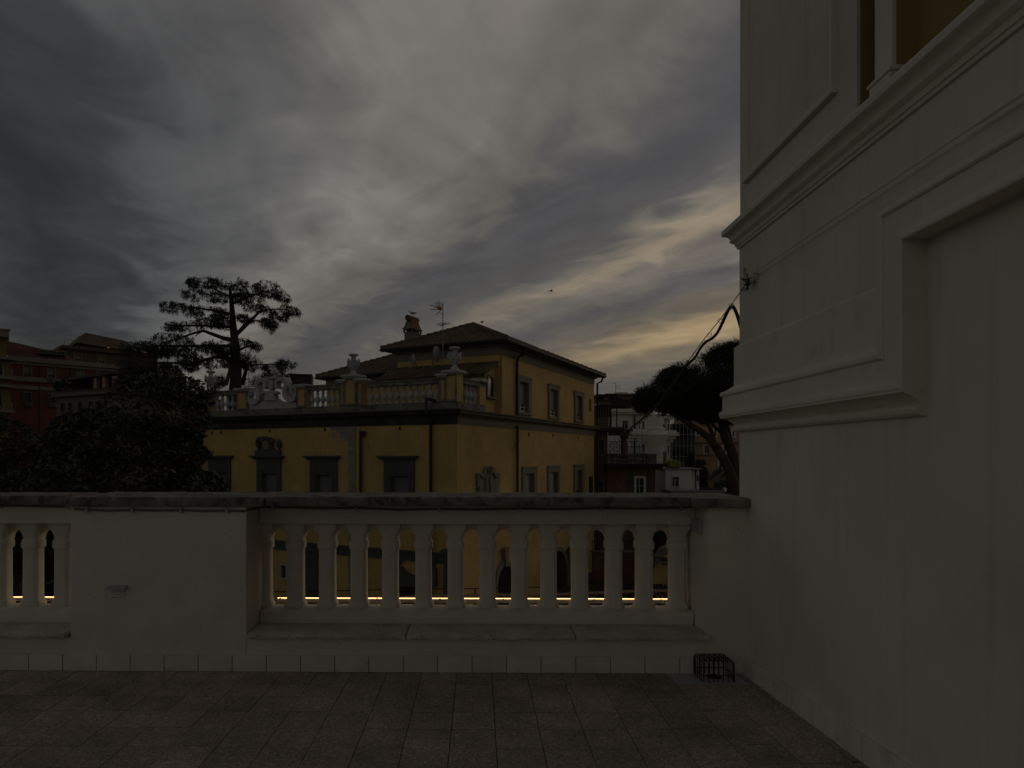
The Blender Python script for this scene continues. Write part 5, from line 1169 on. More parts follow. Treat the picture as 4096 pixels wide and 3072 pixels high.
for xa, xb in ((186, 215), (375, 440), (560, 650)): q_ = H.rect(xa, 1290, xb, 1400, -.6); obj('terrace_pier', MB().box(q_[0], q_[1], -.75, -.45, tb0, tb1), M['pedest'], H.root)
tb = None
for xa, xb, n in ((215, 375, 9), (440, 560, 7)):
    a, b = H.pt(xa, 1300, -.6)[0], H.pt(xb, 1300, -.6)[0]
    for k in range(n):
        xx = a + (b - a) * (k + .5) / n
        if tb is None: tb = obj('baluster', MB().lathe(0, 0, [(r_ * .95, z * (tb1 - tb0) / .91) for r_, z in vb], 6), M['pedest'], H.root, loc=(xx, -.6, tb0))
        else: dup(tb, H.root, (xx, -.6, tb0))
H.box('handrail', (b_[0], b_[1], tb1, tb2 + .05), -.8, -.4, 'pedest')
q_ = H.rect(330, 1095, 365, 1275, .5); ctop = q_[3]; obj('terrace_column', MB().lathe((q_[0] + q_[1]) / 2, .5, [(.36, tb0), (.36, tb0 + .3), (.30, tb0 + .35), (.27, ctop - .3), (.36, ctop - .2), (.38, ctop)], 12), M['terra'], H.root, smooth=40)
q2 = H.rect(205, 1060, 395, 1098, .5); H.box('column_beam', (q2[0], q2[1], ctop, ctop + .35), .1, .9, 'bandb'); H.box('column_beam', (q2[0] - .1, q2[1] + .2, ctop + .35, ctop + .55), -.1, 1.1, 'bandb')
for k in range(16):
    xx = H.pt(370 + k * 12, 1250, .3)[0]; obj('railing_bar', MB().box(xx - .012, xx + .012, .29, .31, tb0, tb2 + (.65 if k % 4 else 2.2)), M['iron'], H.root)
for k in range(9):
    xx = H.pt(204 + k * 14, 1200, .3)[0]; obj('railing_bar', MB().box(xx - .014, xx + .014, .29, .31, tb0, H.pt(260, 1150, .3)[1]), M['iron'], H.root)
a0_, z0_ = H.pt(265, 1215, .3); obj('iron_scroll', MB().tube([(a, .3, z) for a, z in spiral(a0_, z0_, .1, .75, 2.2, 0, 60)], .022, 5), M['iron'], H.root)
H.box('railing', (H.pt(200, 1150, .3)[0], H.pt(330, 1150, .3)[0], H.pt(260, 1155, .3)[1], H.pt(260, 1150, .3)[1]), .28, .32, 'iron'); H.box('railing', (H.pt(365, 1250, .3)[0], H.pt(560, 1250, .3)[0], tb2 + .62, tb2 + .67), .28, .32, 'iron')
TERR_COL = H.fr.w((q2[0] + q2[1]) / 2 + .5, .3, ctop + .3)
# --- white house with round tower
H = House('white_tower_house', Rz(190, 0)[0], 74, 0, 'white house with round corner tower and setback penthouse behind the umbrella pine', 'house', Rz)
x0 = H.pt(120, 900)[0]; xt0 = H.pt(555, 1000)[0]; xt1 = H.pt(738, 1000)[0]; x2 = H.pt(800, 1000)[0]; zt = H.pt(350, 842)[1]
ws = [H.rect(*q_) for q_ in ((330, 955, 384, 1028), (485, 958, 497, 1036), (518, 958, 540, 1040), (485, 1172, 497, 1252), (518, 1172, 540, 1252), (372, 1170, 385, 1258))]
ws = [ws[0], (ws[1][0], ws[1][1], ws[2][2], ws[2][3]), ws[2], (ws[3][0], ws[3][1], ws[4][2], ws[4][3]), ws[4], ws[5]]
H.wall((x0, xt0 + .3, GZ, zt), ws, 'white2', frame='white', surround=.1, blind=.35)
cz0 = H.pt(300, 895)[1]; H.box('cornice', (x0, xt0 + .1, cz0, cz0 + .25), -.35, .0, 'white2'); H.box('cornice', (x0, xt0 + .1, cz0 + .25, cz0 + .55), -.55, .0, 'white2')
mz0 = H.pt(450, 1148)[1]
for k, (pz_, pd) in enumerate(((0, .2), (.35, .4), (.7, .65), (.95, .5))): H.box('string_course', (H.pt(370, 1100)[0], xt0, mz0 + pz_, mz0 + pz_ + .35), -pd, -.0, 'white2')
rad = (xt1 - xt0) / 2; tcx = (xt0 + xt1) / 2; tz = H.pt(640, 895)[1]
tw = obj('round_tower', MB().lathe(tcx, rad * .55, [(rad, GZ), (rad, mz0 - .6), (rad + .15, mz0 - .3), (rad + .25, mz0 + .1), (rad + .5, mz0 + .7), (rad + .35, mz0 + 1.1), (rad, mz0 + 1.2), (rad, tz - 1.9), (rad + .2, tz - 1.7), (rad + .2, tz - 1.5), (rad, tz - 1.4), (rad, tz)], 32), M['white2'], H.root, smooth=30)
for (xa, ya, yb) in ((722, 1245, 1385), (722, 1518, 1630)):
    a, z1_ = H.pt(xa, ya, -.2); z0_ = H.pt(xa, yb, -.2)[1]; ww_ = .28
    obj('arched_niche', MB().prism([(a - ww_, z0_), (a + ww_, z0_)] + [(a + ww_ * math.cos(t), z1_ - ww_ + ww_ * math.sin(t)) for t in (math.pi * k / 8 for k in range(9))], lambda aa, b, d: (aa, d, b), -.15, .8), M['beige'], tw)
a, z = H.pt(722, 1048, -.2); obj('oval_window', MB().prism([(a + .28 * math.cos(t), z + .75 * math.sin(t)) for t in (2 * math.pi * k / 14 for k in range(14))], lambda aa, b, d: (aa, d, b), -.15, .8), M['beige'], tw)
sr = H.rect(738, 935, 796, 1000, .6); st = H.pt(760, 930, .6)[1]
H.wall((xt1 - .5, x2, GZ, st), [H.rect(758, 988, 774, 1065, .6), H.rect(758, 1188, 774, 1262, .6)], 'white2', d=.6, frame='white', surround=.08, blind=.9, name='side_wall')
H.box('cornice', (xt1 - .2, x2 + .5, st - .1, st + .35), .0, 4, 'white2')
for k, (pz_, pd) in enumerate(((0, .1), (.35, .3), (.7, .6), (.95, .4))): H.box('string_course', (xt1 - .3, x2 + pd + .2, mz0 - .1 + pz_, mz0 - .1 + pz_ + .35), .6 - pd, 3, 'white2')
p_ = H.rect(190, 705, 520, 835, 4); H.wall((p_[0], p_[1], zt - .3, H.pt(300, 712, 4)[1]), [H.rect(345, 752, 408, 832, 4)], 'beige', d=4, frame='grey', surround=.0, name='penthouse', depth=6)
H.box('penthouse_roof', (p_[0] - .3, p_[1] + .3, H.pt(300, 715, 4)[1], H.pt(300, 700, 4)[1]), 3.5, 10, 'beige'); q_ = H.rect(270, 684, 384, 706, 5); H.box('roof_box', q_, 5, 8, 'white2')
xx = H.pt(443, 900)[0]; obj('downpipe', MB().tube([(xx, -.15, zt), (xx, -.15, GZ)], .09, 6), M['pipe'], H.root)
obj('terrace_rail', MB().box(x0, xt0, -.3, -.26, zt + .3, zt + 1.0), M['gutter'], H.root)
for k, (xz, sz) in enumerate(((215, .9), (250, 1.1), (280, 1.0), (310, .9), (345, .6))): a = H.pt(xz, 800, 1)[0]; bush_spots.append((H.fr.w(a, 1.0, zt), sz * .9))
x, y_, zt2 = at(*Rz(268, 596), 80); zb2 = HC + (HZ - Rz(268, 700)[1]) / FPX * 80
an2 = root('roof_antenna', (x, y_, zb2), 0, 'thin comb television antenna on the white house behind the pine', 'antenna'); hh = zt2 - zb2
obj('mast', MB().tube([(0, 0, 0), (0, 0, hh)], .035, 5), M['grey'], an2)
for (dx0, dx1, dz) in ((-.45, .1, 0), (0, .55, -.35), (0, .55, -.62)): obj('dipole', MB().tube([(dx0, 0, hh + dz), (dx1, 0, hh + dz)], .022, 4), M['grey'], an2)
# --- white annex, tarpaulin, air conditioners
H = House('white_annex', Rz(738, 0)[0], 60, 0, 'low flat roofed white annex with one dark square window', 'annex', Rz)
r_ = H.rect(738, 1418, 986, 1700); zt = H.pt(860, 1418)[1]
H.wall((r_[0], r_[1], GZ, zt), [H.rect(803, 1486, 864, 1578)], 'white2', depth=3.0, frame='white', surround=.06)
H.box('side_block', (r_[1] + .001, H.pt(1070, 1500)[0], GZ, zt - .0), .35, 3.0, 'white2'); q_ = H.rect(1038, 1472, 1053, 1526, .34); H.box('side_window', q_, .33, .35, 'glass')
H.box('roof_coping', (r_[0] - .1, H.pt(1070, 1500)[0] + .1, zt, zt + .12), -.1, 3.1, 'grey')
a = H.pt(1024, 1500, .3)[0]; obj('downpipe', MB().tube([(a, .25, zt), (a, .25, GZ)], .05, 6), M['pipe'], H.root)
tq = H.rect(742, 1358, 868, 1402, 1.5); tp = root('lime_tarpaulin', H.fr.w((tq[0] + tq[1]) / 2, 1.5, zt + .12), 0, 'lime green sheeted pile lying on the white annex roof', 'tarpaulin')
obj('sheet', rough_box(-(tq[1] - tq[0]) / 2, (tq[1] - tq[0]) / 2, -.7, .7, 0, .72, .13, .13, 3, .09), M['lime'], tp, smooth=50)
H2 = H
acz = H.pt(1180, 1640, -3)[1]
for k in range(4):
    a, z1_ = H.pt(1095 + k * 58, 1592, -3); z0_ = H.pt(1095, 1628, -3)[1]
    ac = root('air_conditioner', H.fr.w(a, -3, z0_), 0, ['grey outdoor air conditioner next to the white annex, first of the row of four', 'grey outdoor air conditioner second from the white annex in the row of four', 'grey outdoor air conditioner third from the white annex in the row of four', 'grey outdoor air conditioner next to the pine trunks, last of the row of four'][k], 'air conditioner', 'row of four air conditioners beside the white annex')
    obj('case', MB().box(-.46, .46, 0, .4, 0, z1_ - z0_), M['white2'], ac, bevel=.02); obj('fan_grille', MB().tube([(-.08, -.012, (z1_ - z0_) / 2), (-.08, .02, (z1_ - z0_) / 2)], .27, 16), M['shutd'], ac)
q_ = H.rect(780, 1630, 1300, 1652, -3.4); lr = root('low_flat_roof', H.fr.w((q_[0] + q_[1]) / 2, -3.0, GZ), 0, 'low grey flat roof carrying the row of air conditioners', 'outbuilding'); ww_ = (q_[1] - q_[0]) / 2
obj('wall', MB().box(-ww_ + .2, ww_ - .2, -.3, 2.0, 0, q_[2] - GZ), M['beige'], lr); obj('roof_slab', MB().box(-ww_, ww_, -.5, 2.2, q_[2] - GZ, acz - GZ + .25), M['grey'], lr)
# --- scaffolded and peach blocks
H = House('netted_scaffold_block', Rz(800, 0)[0], 96, 0, 'block wrapped in dark green scaffold netting between white and peach houses', 'building', Rz)
r_ = H.rect(798, 985, 1015, 1700); H.wall((r_[0], r_[1], GZ, r_[3]), [], 'net', depth=8)
for k in range(7): xx = r_[0] + (r_[1] - r_[0]) * k / 6; obj('scaffold_tube', MB().tube([(xx, -.2, GZ), (xx, -.2, r_[3] + .6)], .06, 5), M['grey'], H.root)
for k in range(11): zz = r_[3] - k * 1.55; obj('scaffold_tube', MB().tube([(r_[0], -.22, zz), (r_[1], -.22, zz)], .05, 5), M['grey'], H.root)
for k in range(5): zz = r_[3] - .2 - k * 3.1; xx = r_[0] + (r_[1] - r_[0]) * .4; obj('net_opening', MB().box(xx - 1.2, xx + 1.1, -.05, -.01, zz - 2.0, zz - .4), M['dark'], H.root)
H = House('peach_apartment_house', Rz(1015, 0)[0], 100, 0, 'peach coloured apartment house with dark shutters behind the pine trunks', 'apartment building', Rz)
r_ = H.rect(1012, 900, 1700, 1700)
wp = [H.rect(*q_) for q_ in ((1106, 1190, 1125, 1262), (1287, 1190, 1310, 1262), (1370, 1030, 1392, 1105), (1030, 1020, 1052, 1090), (1200, 1030, 1222, 1100), (1245, 1330, 1268, 1425), (1370, 1330, 1392, 1420))]
H.wall(r_, wp, 'peach', frame='white', surround=.14)
for yy in (1156, 1270): q_ = H.rect(1012, yy, 1440, yy + 12); H.box('string_course', (r_[0] - .1, r_[1], q_[2], q_[3]), -.25, 0, 'stone')
q_ = H.rect(1126, 1188, 1145, 1264, -.1); obj('open_shutter', MB().box(q_[0], q_[1], -.35, -.28, q_[2], q_[3]), M['shutd'], H.root)
s0 = H.pt(1160, 1510, -2); 
for k in range(12):
    a, z = H.pt(1165 + k * 9, 1505 - k * 7, -2); obj('stair_tread', MB().box(a - .25, a + .35, -3, -1.6, z - .12, z), M['stone'], H.root)
    obj('stair_rail_bar', MB().box(a - .03, a + .03, -3.0, -2.95, z, z + 1.1), M['gutter'], H.root)
q_ = H.rect(1270, 1420, 1340, 1430, -2); obj('landing', MB().box(q_[0], q_[1] + 3, -3, 0, q_[2] - .2, q_[3]), M['stone'], H.root)
# --- dark rooftop hut behind the parapet and a far lattice mast
x, y_, z = at(1207, 1530, 62); hut = root('dark_rooftop_hut', (x, y_, GZ), R(10), 'plain black box hut rising behind the villa parapet by the cedar', 'hut')
zt_ = HC + (HZ - 1496) / FPX * 62 - GZ
obj('hut_wall', MB().box(-1.0, .9, 0, 3, 0, zt_ - .12), M['gutter'], hut); obj('hut_roof', MB().box(-1.05, .93, -.1, 3.1, zt_ - .12, zt_), M['gutter'], hut)
x, y_, z = at(989, 1488, 300); lm = root('lattice_mast', (x, y_, GZ), 0, 'far lattice radio mast glimpsed between the cedar trunks', 'mast'); hm = z - GZ
for sx in (-1, 1): obj('mast_leg', MB().tube([(sx * 1.6, 0, 0), (sx * .5, 0, hm)], .12, 4), M['grey'], lm)
for k in range(12): zz = hm * (.55 + .45 * k / 12); obj('mast_brace', MB().tube([(-1.2, 0, zz), (1.2, 0, zz + 1)], .08, 4), M['grey'], lm)
for zz in (.93, .86, .80): obj('mast_arm', MB().tube([(-5, 0, hm * zz), (5, 0, hm * zz)], .12, 4), M['grey'], lm)

# ================================================================== GARDEN BELOW, SEEN THROUGH THE BALUSTERS
def g(u, v, Y): return at(u, v, Y)
x0, _, zt = g(2372, 2212, 50); x1 = g(2640, 2212, 50)[0]
rw = root('retaining_wall', (x0, 50, GZ), 0, 'stained brown retaining wall with iron fence below the terracotta house', 'wall')
obj('wall_body', rough_box(0, x1 - x0 + 3, 0, .5, 0, zt - GZ, .5, .02, 4), M['terra'], rw); obj('wall_coping', MB().box(-.1, x1 - x0 + 3, -.1, .6, zt - GZ, zt - GZ + .12), M['pedest'], rw)
for k in range(26): xx = (x1 - x0) * k / 25; obj('fence_bar', MB().box(xx - .012, xx + .012, .2, .225, zt - GZ + .12, zt - GZ + .95), M['gutter'], rw)
obj('fence_rail', MB().box(0, x1 - x0, .19, .235, zt - GZ + .8, zt - GZ + .84), M['gutter'], rw)
a0, _, b1 = g(2384, 2285, 48); a1, _, b0 = g(2430, 2345, 48)
rg_ = root('red_gate', (a0, 48, GZ), 0, 'dull red slatted gate at the foot of the retaining wall', 'gate')
for k in range(12): xx = (a1 - a0 + 1.2) * k / 11; obj('slat', MB().box(xx - .06, xx + .06, 0, .05, 0, b1 - GZ), M['red'], rg_)
obj('gate_rail', MB().box(0, a1 - a0 + 1.2, .05, .1, b1 - GZ - .25, b1 - GZ - .12), M['red'], rg_)
sw_ = root('sloping_wall', (0, 0, 0), 0, 'ochre garden wall with grey sloping coping under the corner lamp', 'wall')
Pw = [g(u, v, 40) for u, v in ((2612, 2275), (2646, 2222), (2700, 2200), (2900, 2140))]
poly = [(p[0], p[2]) for p in Pw]
sw_.location = (poly[0][0], 40, GZ)
rel = [(a - poly[0][0], b - GZ) for a, b in poly]
obj('wall_body', MB().prism(rel + [(rel[-1][0], 0), (rel[0][0], 0)], lambda a, b, d: (a, d, b), 0, .4), M['ochre'], sw_)
obj('wall_coping', MB().prism([(a, b + .02) for a, b in rel] + [(a, b + .42) for a, b in rel[::-1]], lambda a, b, d: (a, d, b), -.12, .52), M['pedest'], sw_)
lx, _, lz = g(2664, 2240, 39.6); gl = root('globe_lamp', (lx - .4, 40, lz - .6), 0, 'pale globe lamp on a bracket fixed to the sloping wall', 'lamp')
obj('bracket', MB().tube([(-.2, 0, .3), (-.2, -.2, .75), (.3, -.35, .75), (.35, -.35, .68)], .035, 6), M['gutter'], gl)
obj('globe', MB().lathe(.38, -.35, [(.05, .66), (.2, .62), (.25, .5), (.22, .36), (.1, .28), (.02, .26)], 14), M['stone'], gl, smooth=60); obj('hood', MB().lathe(.38, -.35, [(.27, .56), (.25, .64), (.12, .72), (.03, .74)], 14), M['gutter'], gl, smooth=60)

# ================================================================== TREES AND PLANTS
def in_poly(P_, x, y):
    x = np.asarray(x); y = np.asarray(y); c = np.zeros(x.shape, bool); n = len(P_)
    for i in range(n):
        x1_, y1_ = P_[i]; x2_, y2_ = P_[(i + 1) % n]
        cond = ((y1_ > y) != (y2_ > y)); xi = (x2_ - x1_) * (y - y1_) / ((y2_ - y1_) + 1e-12) + x1_; c ^= cond & (x < xi)
    return c
def edge_dist(P_, x, y):
    d = np.full(len(x), 1e9); n = len(P_)
    for i in range(n):
        a = np.array(P_[i]); b = np.array(P_[(i + 1) % n]); ab = b - a; L2 = ab @ ab + 1e-12
        t = np.clip(((x - a[0]) * ab[0] + (y - a[1]) * ab[1]) / L2, 0, 1); d = np.minimum(d, np.hypot(x - a[0] - t * ab[0], y - a[1] - t * ab[1]))
    return d
def crown_points(poly, Y, n, depth, clump=0.0, shell=0.5):
    """points through a crown whose outline at distance Y is poly (photo pixels); thick in the middle, thin at the rim"""
    P_ = [((u - CX) / FPX * Y, HC + (HZ - v) / FPX * Y) for u, v in poly]; A = np.array(P_); lo, hi = A.min(0), A.max(0)
    out = []
    need = n
    cl = None
    if clump:
        m = max(8, int((hi[0] - lo[0]) * (hi[1] - lo[1]) / (clump * clump) * .9)); cx_ = rng.uniform(lo[0], hi[0], m * 2); cz = rng.uniform(lo[1], hi[1], m * 2); k = in_poly(P_, cx_, cz); cl = np.stack([cx_[k], cz[k]], 1)
    while need > 0:
        if cl is not None and len(cl):
            i = rng.integers(0, len(cl), need * 2); x = cl[i, 0] + rng.normal(0, clump * .42, need * 2); z = cl[i, 1] + rng.normal(0, clump * .36, need * 2)
        else: x = rng.uniform(lo[0], hi[0], need * 2); z = rng.uniform(lo[1], hi[1], need * 2)
        k = in_poly(P_, x, z); x, z = x[k][:need], z[k][:need]; need -= len(x)
        d = edge_dist(P_, x, z); hd = np.minimum(depth, np.sqrt(np.maximum(d, .02) * depth) * 1.2)
        s = rng.uniform(-1, 1, len(x)); s = np.sign(s) * np.abs(s) ** shell
        out.append(np.stack([x, Y + s * hd, z], 1))
    return np.concatenate(out)
def leaves(P_, size, asp, droop=0.0, spread=1.0, jit=.35, up=0.0):
    """one bent diamond leaf at each point"""
    n = len(P_); a = rng.uniform(0, 2 * np.pi, n); el = rng.uniform(-.9, .9, n) * spread - droop + up
    d = np.stack([np.cos(a) * np.cos(el), np.sin(a) * np.cos(el), np.sin(el)], 1)
    s = np.cross(d, rng.normal(size=(n, 3))); s /= np.linalg.norm(s, axis=1)[:, None] + 1e-9
    L_ = size * rng.uniform(1 - jit, 1 + jit, n)[:, None]; W_ = L_ * asp
    Vv = np.stack([P_ - d * L_ * .5, P_ + s * W_ * .5, P_ + d * L_ * .5, P_ - s * W_ * .5], 1).reshape(-1, 3)
    return Vv, np.arange(len(Vv)).reshape(-1, 4)
def sprays(P_, k, length, width, droop, rad=.25):
    """k narrow needles hanging from each point"""
    Q = np.repeat(P_, k, 0) + rng.normal(0, rad * .35, (len(P_) * k, 3)); n = len(Q); a = rng.uniform(0, 2 * np.pi, n); el = rng.normal(-droop, .45, n)
    d = np.stack([np.cos(a) * np.cos(el), np.sin(a) * np.cos(el), np.sin(el)], 1); L_ = (length * rng.uniform(.5, 1.3, n))[:, None]
    s = np.cross(d, rng.normal(size=(n, 3))); s /= np.linalg.norm(s, axis=1)[:, None] + 1e-9; s *= width
    Vv = np.stack([Q - s * .5, Q + s * .5, Q + d * L_], 1).reshape(-1, 3); return Vv, np.arange(len(Vv)).reshape(-1, 3)
def wp(zm, x, y, Y, dy=0.0): u, v = zm(x, y); return at(u, v, Y + dy)
def tree(name, base, label, cat='tree', group=None): return root(name, base, 0, label, cat, group)
def sub(V_, o): return np.asarray(V_) - np.array(o)

# --- cedar of many flat tiers
CY = 62.0
cb0 = at(*Lz(1735, 860), CY); base = (cb0[0], CY, GZ); ce = tree('cedar_tree', base, 'tall dark cedar with flat spreading tiers behind the villa parapet')
def limb(pts, r0, r1_, dy=(0, 0), zm=Lz, Y=CY, o=base, parent=ce, m='bark', name='limb'):
    n = len(pts); P_ = []
    for i, (x, y) in enumerate(pts):
        p = wp(zm, x, y, Y + dy[0] + (dy[1] - dy[0]) * i / (n - 1)); P_.append((p[0] - o[0], p[1] - o[1], p[2] - o[2]))
    return obj(name, MB().tube(P_, [r0 + (r1_ - r0) * i / (n - 1) for i in range(n)], 9), M[m], parent, smooth=60)
limb([(1732, 1750), (1735, 860), (1742, 740), (1738, 620), (1728, 500), (1718, 400), (1712, 300), (1704, 210), (1692, 120)], .62, .12, name='trunk')
for pts, r0, r1_, dy in (([(1728, 485), (1790, 430), (1860, 360), (1910, 310), (1980, 290), (2100, 290)], .30, .06, (0, -1)), ([(1730, 520), (1640, 500), (1560, 470), (1500, 448), (1430, 465), (1330, 500), (1200, 540)], .30, .07, (0, -2)), ([(1500, 448), (1460, 470), (1440, 490)], .1, .05, (-1, -1)), ([(1715, 330), (1600, 300), (1450, 280), (1250, 262)], .2, .05, (0, 1)), ([(1712, 250), (1820, 200), (1950, 160), (2080, 190)], .18, .05, (0, 1)), ([(1740, 600), (1830, 560), (1930, 560)], .2, .05, (0, -2)), ([(1785, 850), (1805, 770), (1825, 700)], .3, .2, (2, 2)), ([(1665, 850), (1690, 760), (1705, 700)], .25, .18, (-2, -2)), ([(1742, 700), (1880, 700), (2100, 690)], .2, .04, (0, -1)), ([(1740, 660), (1600, 640), (1400, 690), (1100, 680), (950, 640)], .28, .06, (0, -3)), ([(1730, 560), (1400, 560), (1100, 560), (930, 530)], .24, .05, (0, 2)), ([(1700, 200), (1560, 130), (1430, 100)], .14, .04, (0, -1)), ([(1735, 480), (1800, 400), (1900, 370), (2000, 410)], .14, .04, (0, 1)), ([(1722, 420), (1500, 410), (1300, 410), (1210, 400)], .2, .05, (0, 2))):
    limb(pts, r0 * .72, r1_ * .7, dy)
pads = [([(1380, 100), (1400, 65), (1530, 50), (1650, 70), (1740, 90), (1740, 140), (1620, 150), (1480, 130), (1390, 125)], -1),
        ([(1735, 65), (1770, 55), (1870, 110), (1960, 65), (2060, 110), (2110, 160), (2150, 205), (2110, 235), (2000, 200), (1880, 190), (1760, 170)], 1),
        ([(1335, 170), (1350, 150), (1500, 150), (1700, 170), (1900, 170), (1950, 225), (1800, 250), (1600, 230), (1420, 235), (1340, 205)], 0),
        ([(1190, 265), (1200, 240), (1270, 235), (1400, 255), (1560, 270), (1700, 290), (1690, 350), (1620, 345), (1520, 320), (1440, 340), (1330, 330), (1260, 315), (1195, 300)], 1),
        ([(1790, 250), (1900, 245), (2000, 260), (2100, 250), (2212, 290), (2212, 345), (2130, 340), (2100, 385), (2000, 350), (1900, 310), (1850, 320), (1800, 290)], -1),
        ([(1880, 370), (1990, 355), (2080, 390), (2060, 420), (2020, 420), (2000, 470), (1950, 500), (1920, 430), (1870, 400)], 1),
        ([(1735, 330), (1830, 330), (1900, 370), (1830, 390), (1750, 370)], 0), ([(1560, 330), (1700, 320), (1690, 380), (1670, 440), (1600, 400), (1520, 370)], -1),
        ([(1190, 400), (1220, 380), (1330, 390), (1420, 350), (1560, 350), (1640, 390), (1690, 440), (1560, 420), (1500, 440), (1380, 450), (1200, 445)], 2),
        ([(1145, 490), (1170, 465), (1300, 455), (1420, 490), (1460, 560), (1450, 610), (1350, 640), (1200, 620), (1100, 600), (1050, 560)], -2),
        ([(880, 540), (920, 510), (1000, 515), (1100, 530), (1200, 580), (1300, 640), (1100, 650), (950, 640), (880, 600)], 2),
        ([(870, 700), (920, 640), (1050, 640), (1200, 670), (1400, 680), (1480, 720), (1420, 745), (1300, 760), (1100, 775), (950, 770), (880, 760)], -3),
        ([(1460, 580), (1520, 530), (1620, 500), (1700, 480), (1800, 510), (1900, 530), (1965, 545), (1930, 590), (1850, 600), (1830, 640), (1700, 650), (1560, 640)], -2),
        ([(1480, 680), (1560, 640), (1700, 640), (1850, 630), (1930, 620), (2025, 630), (1960, 680), (1900, 700), (1850, 760), (1790, 720), (1700, 740), (1640, 720), (1560, 740)], 1),
        ([(1880, 720), (2000, 690), (2080, 660), (2150, 665), (2200, 700), (2150, 720), (2080, 745), (2000, 745)], -1),
        ([(1550, 790), (1640, 770), (1660, 840), (1600, 880), (1540, 860)], 2), ([(1830, 840), (1900, 770), (1990, 745), (2110, 755), (2230, 775), (2230, 800), (2080, 830), (1900, 850)], 3), ([(1300, 640), (1480, 600), (1500, 700), (1350, 720)], 0)]
PP = []
for poly, dy in pads:
    px_ = [Lz(*p) for p in poly]; A = np.array(px_); area = .5 * abs(np.dot(A[:, 0], np.roll(A[:, 1], 1)) - np.dot(A[:, 1], np.roll(A[:, 0], 1))) * (CY / FPX) ** 2
    PP.append(crown_points(px_, CY + dy * .9, int(area * 62) + 60, 2.6, clump=.75, shell=.8))
PP = np.concatenate(PP)
v1, f1 = sprays(PP, 7, .29, .06, .85, .22)
npmesh('foliage', sub(v1, base), f1, M['needle'], ce, 'stuff')

# --- magnolia in the garden, in front of the villa's far end
MY = 24.0; mb0 = at(480, 1900, MY); base = (mb0[0], MY, GZ)
mg = tree('magnolia_tree', base, 'broad glossy magnolia with scattered yellowed leaves below the terrace')
poly = [Lz(*p) for p in ((300, 1500), (345, 1430), (400, 1350), (480, 1260), (470, 1160), (560, 1090), (640, 1040), (740, 1000), (800, 960), (890, 860), (890, 800), (960, 780), (1080, 790), (1160, 750), (1240, 742), (1350, 765), (1420, 800), (1480, 815), (1560, 812), (1620, 850), (1590, 890), (1520, 920), (1560, 960), (1555, 1000), (1495, 1015), (1540, 1070), (1580, 1130), (1540, 1200), (1530, 1230), (1460, 1225), (1450, 1290), (1500, 1310), (1555, 1350), (1490, 1420), (1440, 1450), (1450, 1480), (1560, 1485), (1650, 1580), (1630, 1680), (1600, 2300), (300, 2400), (200, 1700))]
pts = crown_points(poly, MY, 36000, 3.4, clump=.62, shell=.55)
v1, f1 = leaves(pts, .23, .36, droop=.1, up=.25)
npmesh('crown', sub(v1, base), f1, M['magn'], mg, 'stuff')
obj('trunk', MB().tube([(0, 0, 0), (.1, 0, 2), (0, .1, 4), (-.1, 0, 6.5), (.2, 0, 8.5)], [.35, .28, .24, .18, .06], 9), M['bark'], mg, smooth=60)
for k in range(7):
    a = k * 2.4; obj('limb', MB().tube([(0, 0, 2.5 + k * .6), (1.0 * math.cos(a), .9 * math.sin(a), 4 + k * .6), (2.0 * math.cos(a), 1.6 * math.sin(a), 5.2 + k * .5)], [.14, .09, .03], 7), M['bark'], mg, smooth=60)
def leafy(name, zm, poly, Y, n, size, asp, m, depth, label, clump=.6, trunkx=None, cat='tree', group=None, spr=False):
    px_ = [zm(*p) for p in poly]; A = np.array(px_); b = at(A[:, 0].mean(), 1900, Y); base_ = (b[0], Y, GZ); t = tree(name, base_, label, cat, group)
    P_ = crown_points(px_, Y, n, depth, clump=clump, shell=.6); P_ = P_[P_[:, 2] > GZ + .2]
    vv, ff = sprays(P_, 5, size, size * .16, .0, .3) if spr else leaves(P_, size, asp, .1, up=.2)
    npmesh('crown', sub(vv, base_), ff, M[m], t, 'stuff'); zt_ = P_[:, 2].max() - GZ; obj('trunk', MB().tube([(0, 0, 0), (.1, 0, zt_ * .4), (0, 0, zt_ * .8)], [.28, .2, .05], 8), M['bark'], t, smooth=60); return t
leafy('garden_tree', Lz, [(-300, 1080), (0, 1060), (60, 1068), (140, 1120), (200, 1150), (260, 1230), (310, 1310), (330, 1500), (350, 2300), (-300, 2300)], 46, 12000, .34, .4, 'dtree', 3.5, 'dark rounded tree in front of the mustard and red houses', .9)
leafy('garden_tree', Lz, [(340, 1280), (370, 1200), (430, 1090), (520, 1050), (600, 1065), (660, 1035), (720, 1060), (800, 1100), (800, 2200), (340, 2200)], 40, 9000, .32, .4, 'dtree', 3.0, 'dark tree below the beige terrace house, behind the magnolia', .8)
leafy('garden_shrub', Lz, [(-400, 1500), (0, 1500), (60, 1505), (120, 1478), (190, 1500), (250, 1530), (330, 1560), (380, 1620), (420, 2100), (-400, 2300)], 20, 15000, .16, .34, 'bush', 2.2, 'lighter green leafy shrub just beyond the left parapet bay', .45, cat='shrub')
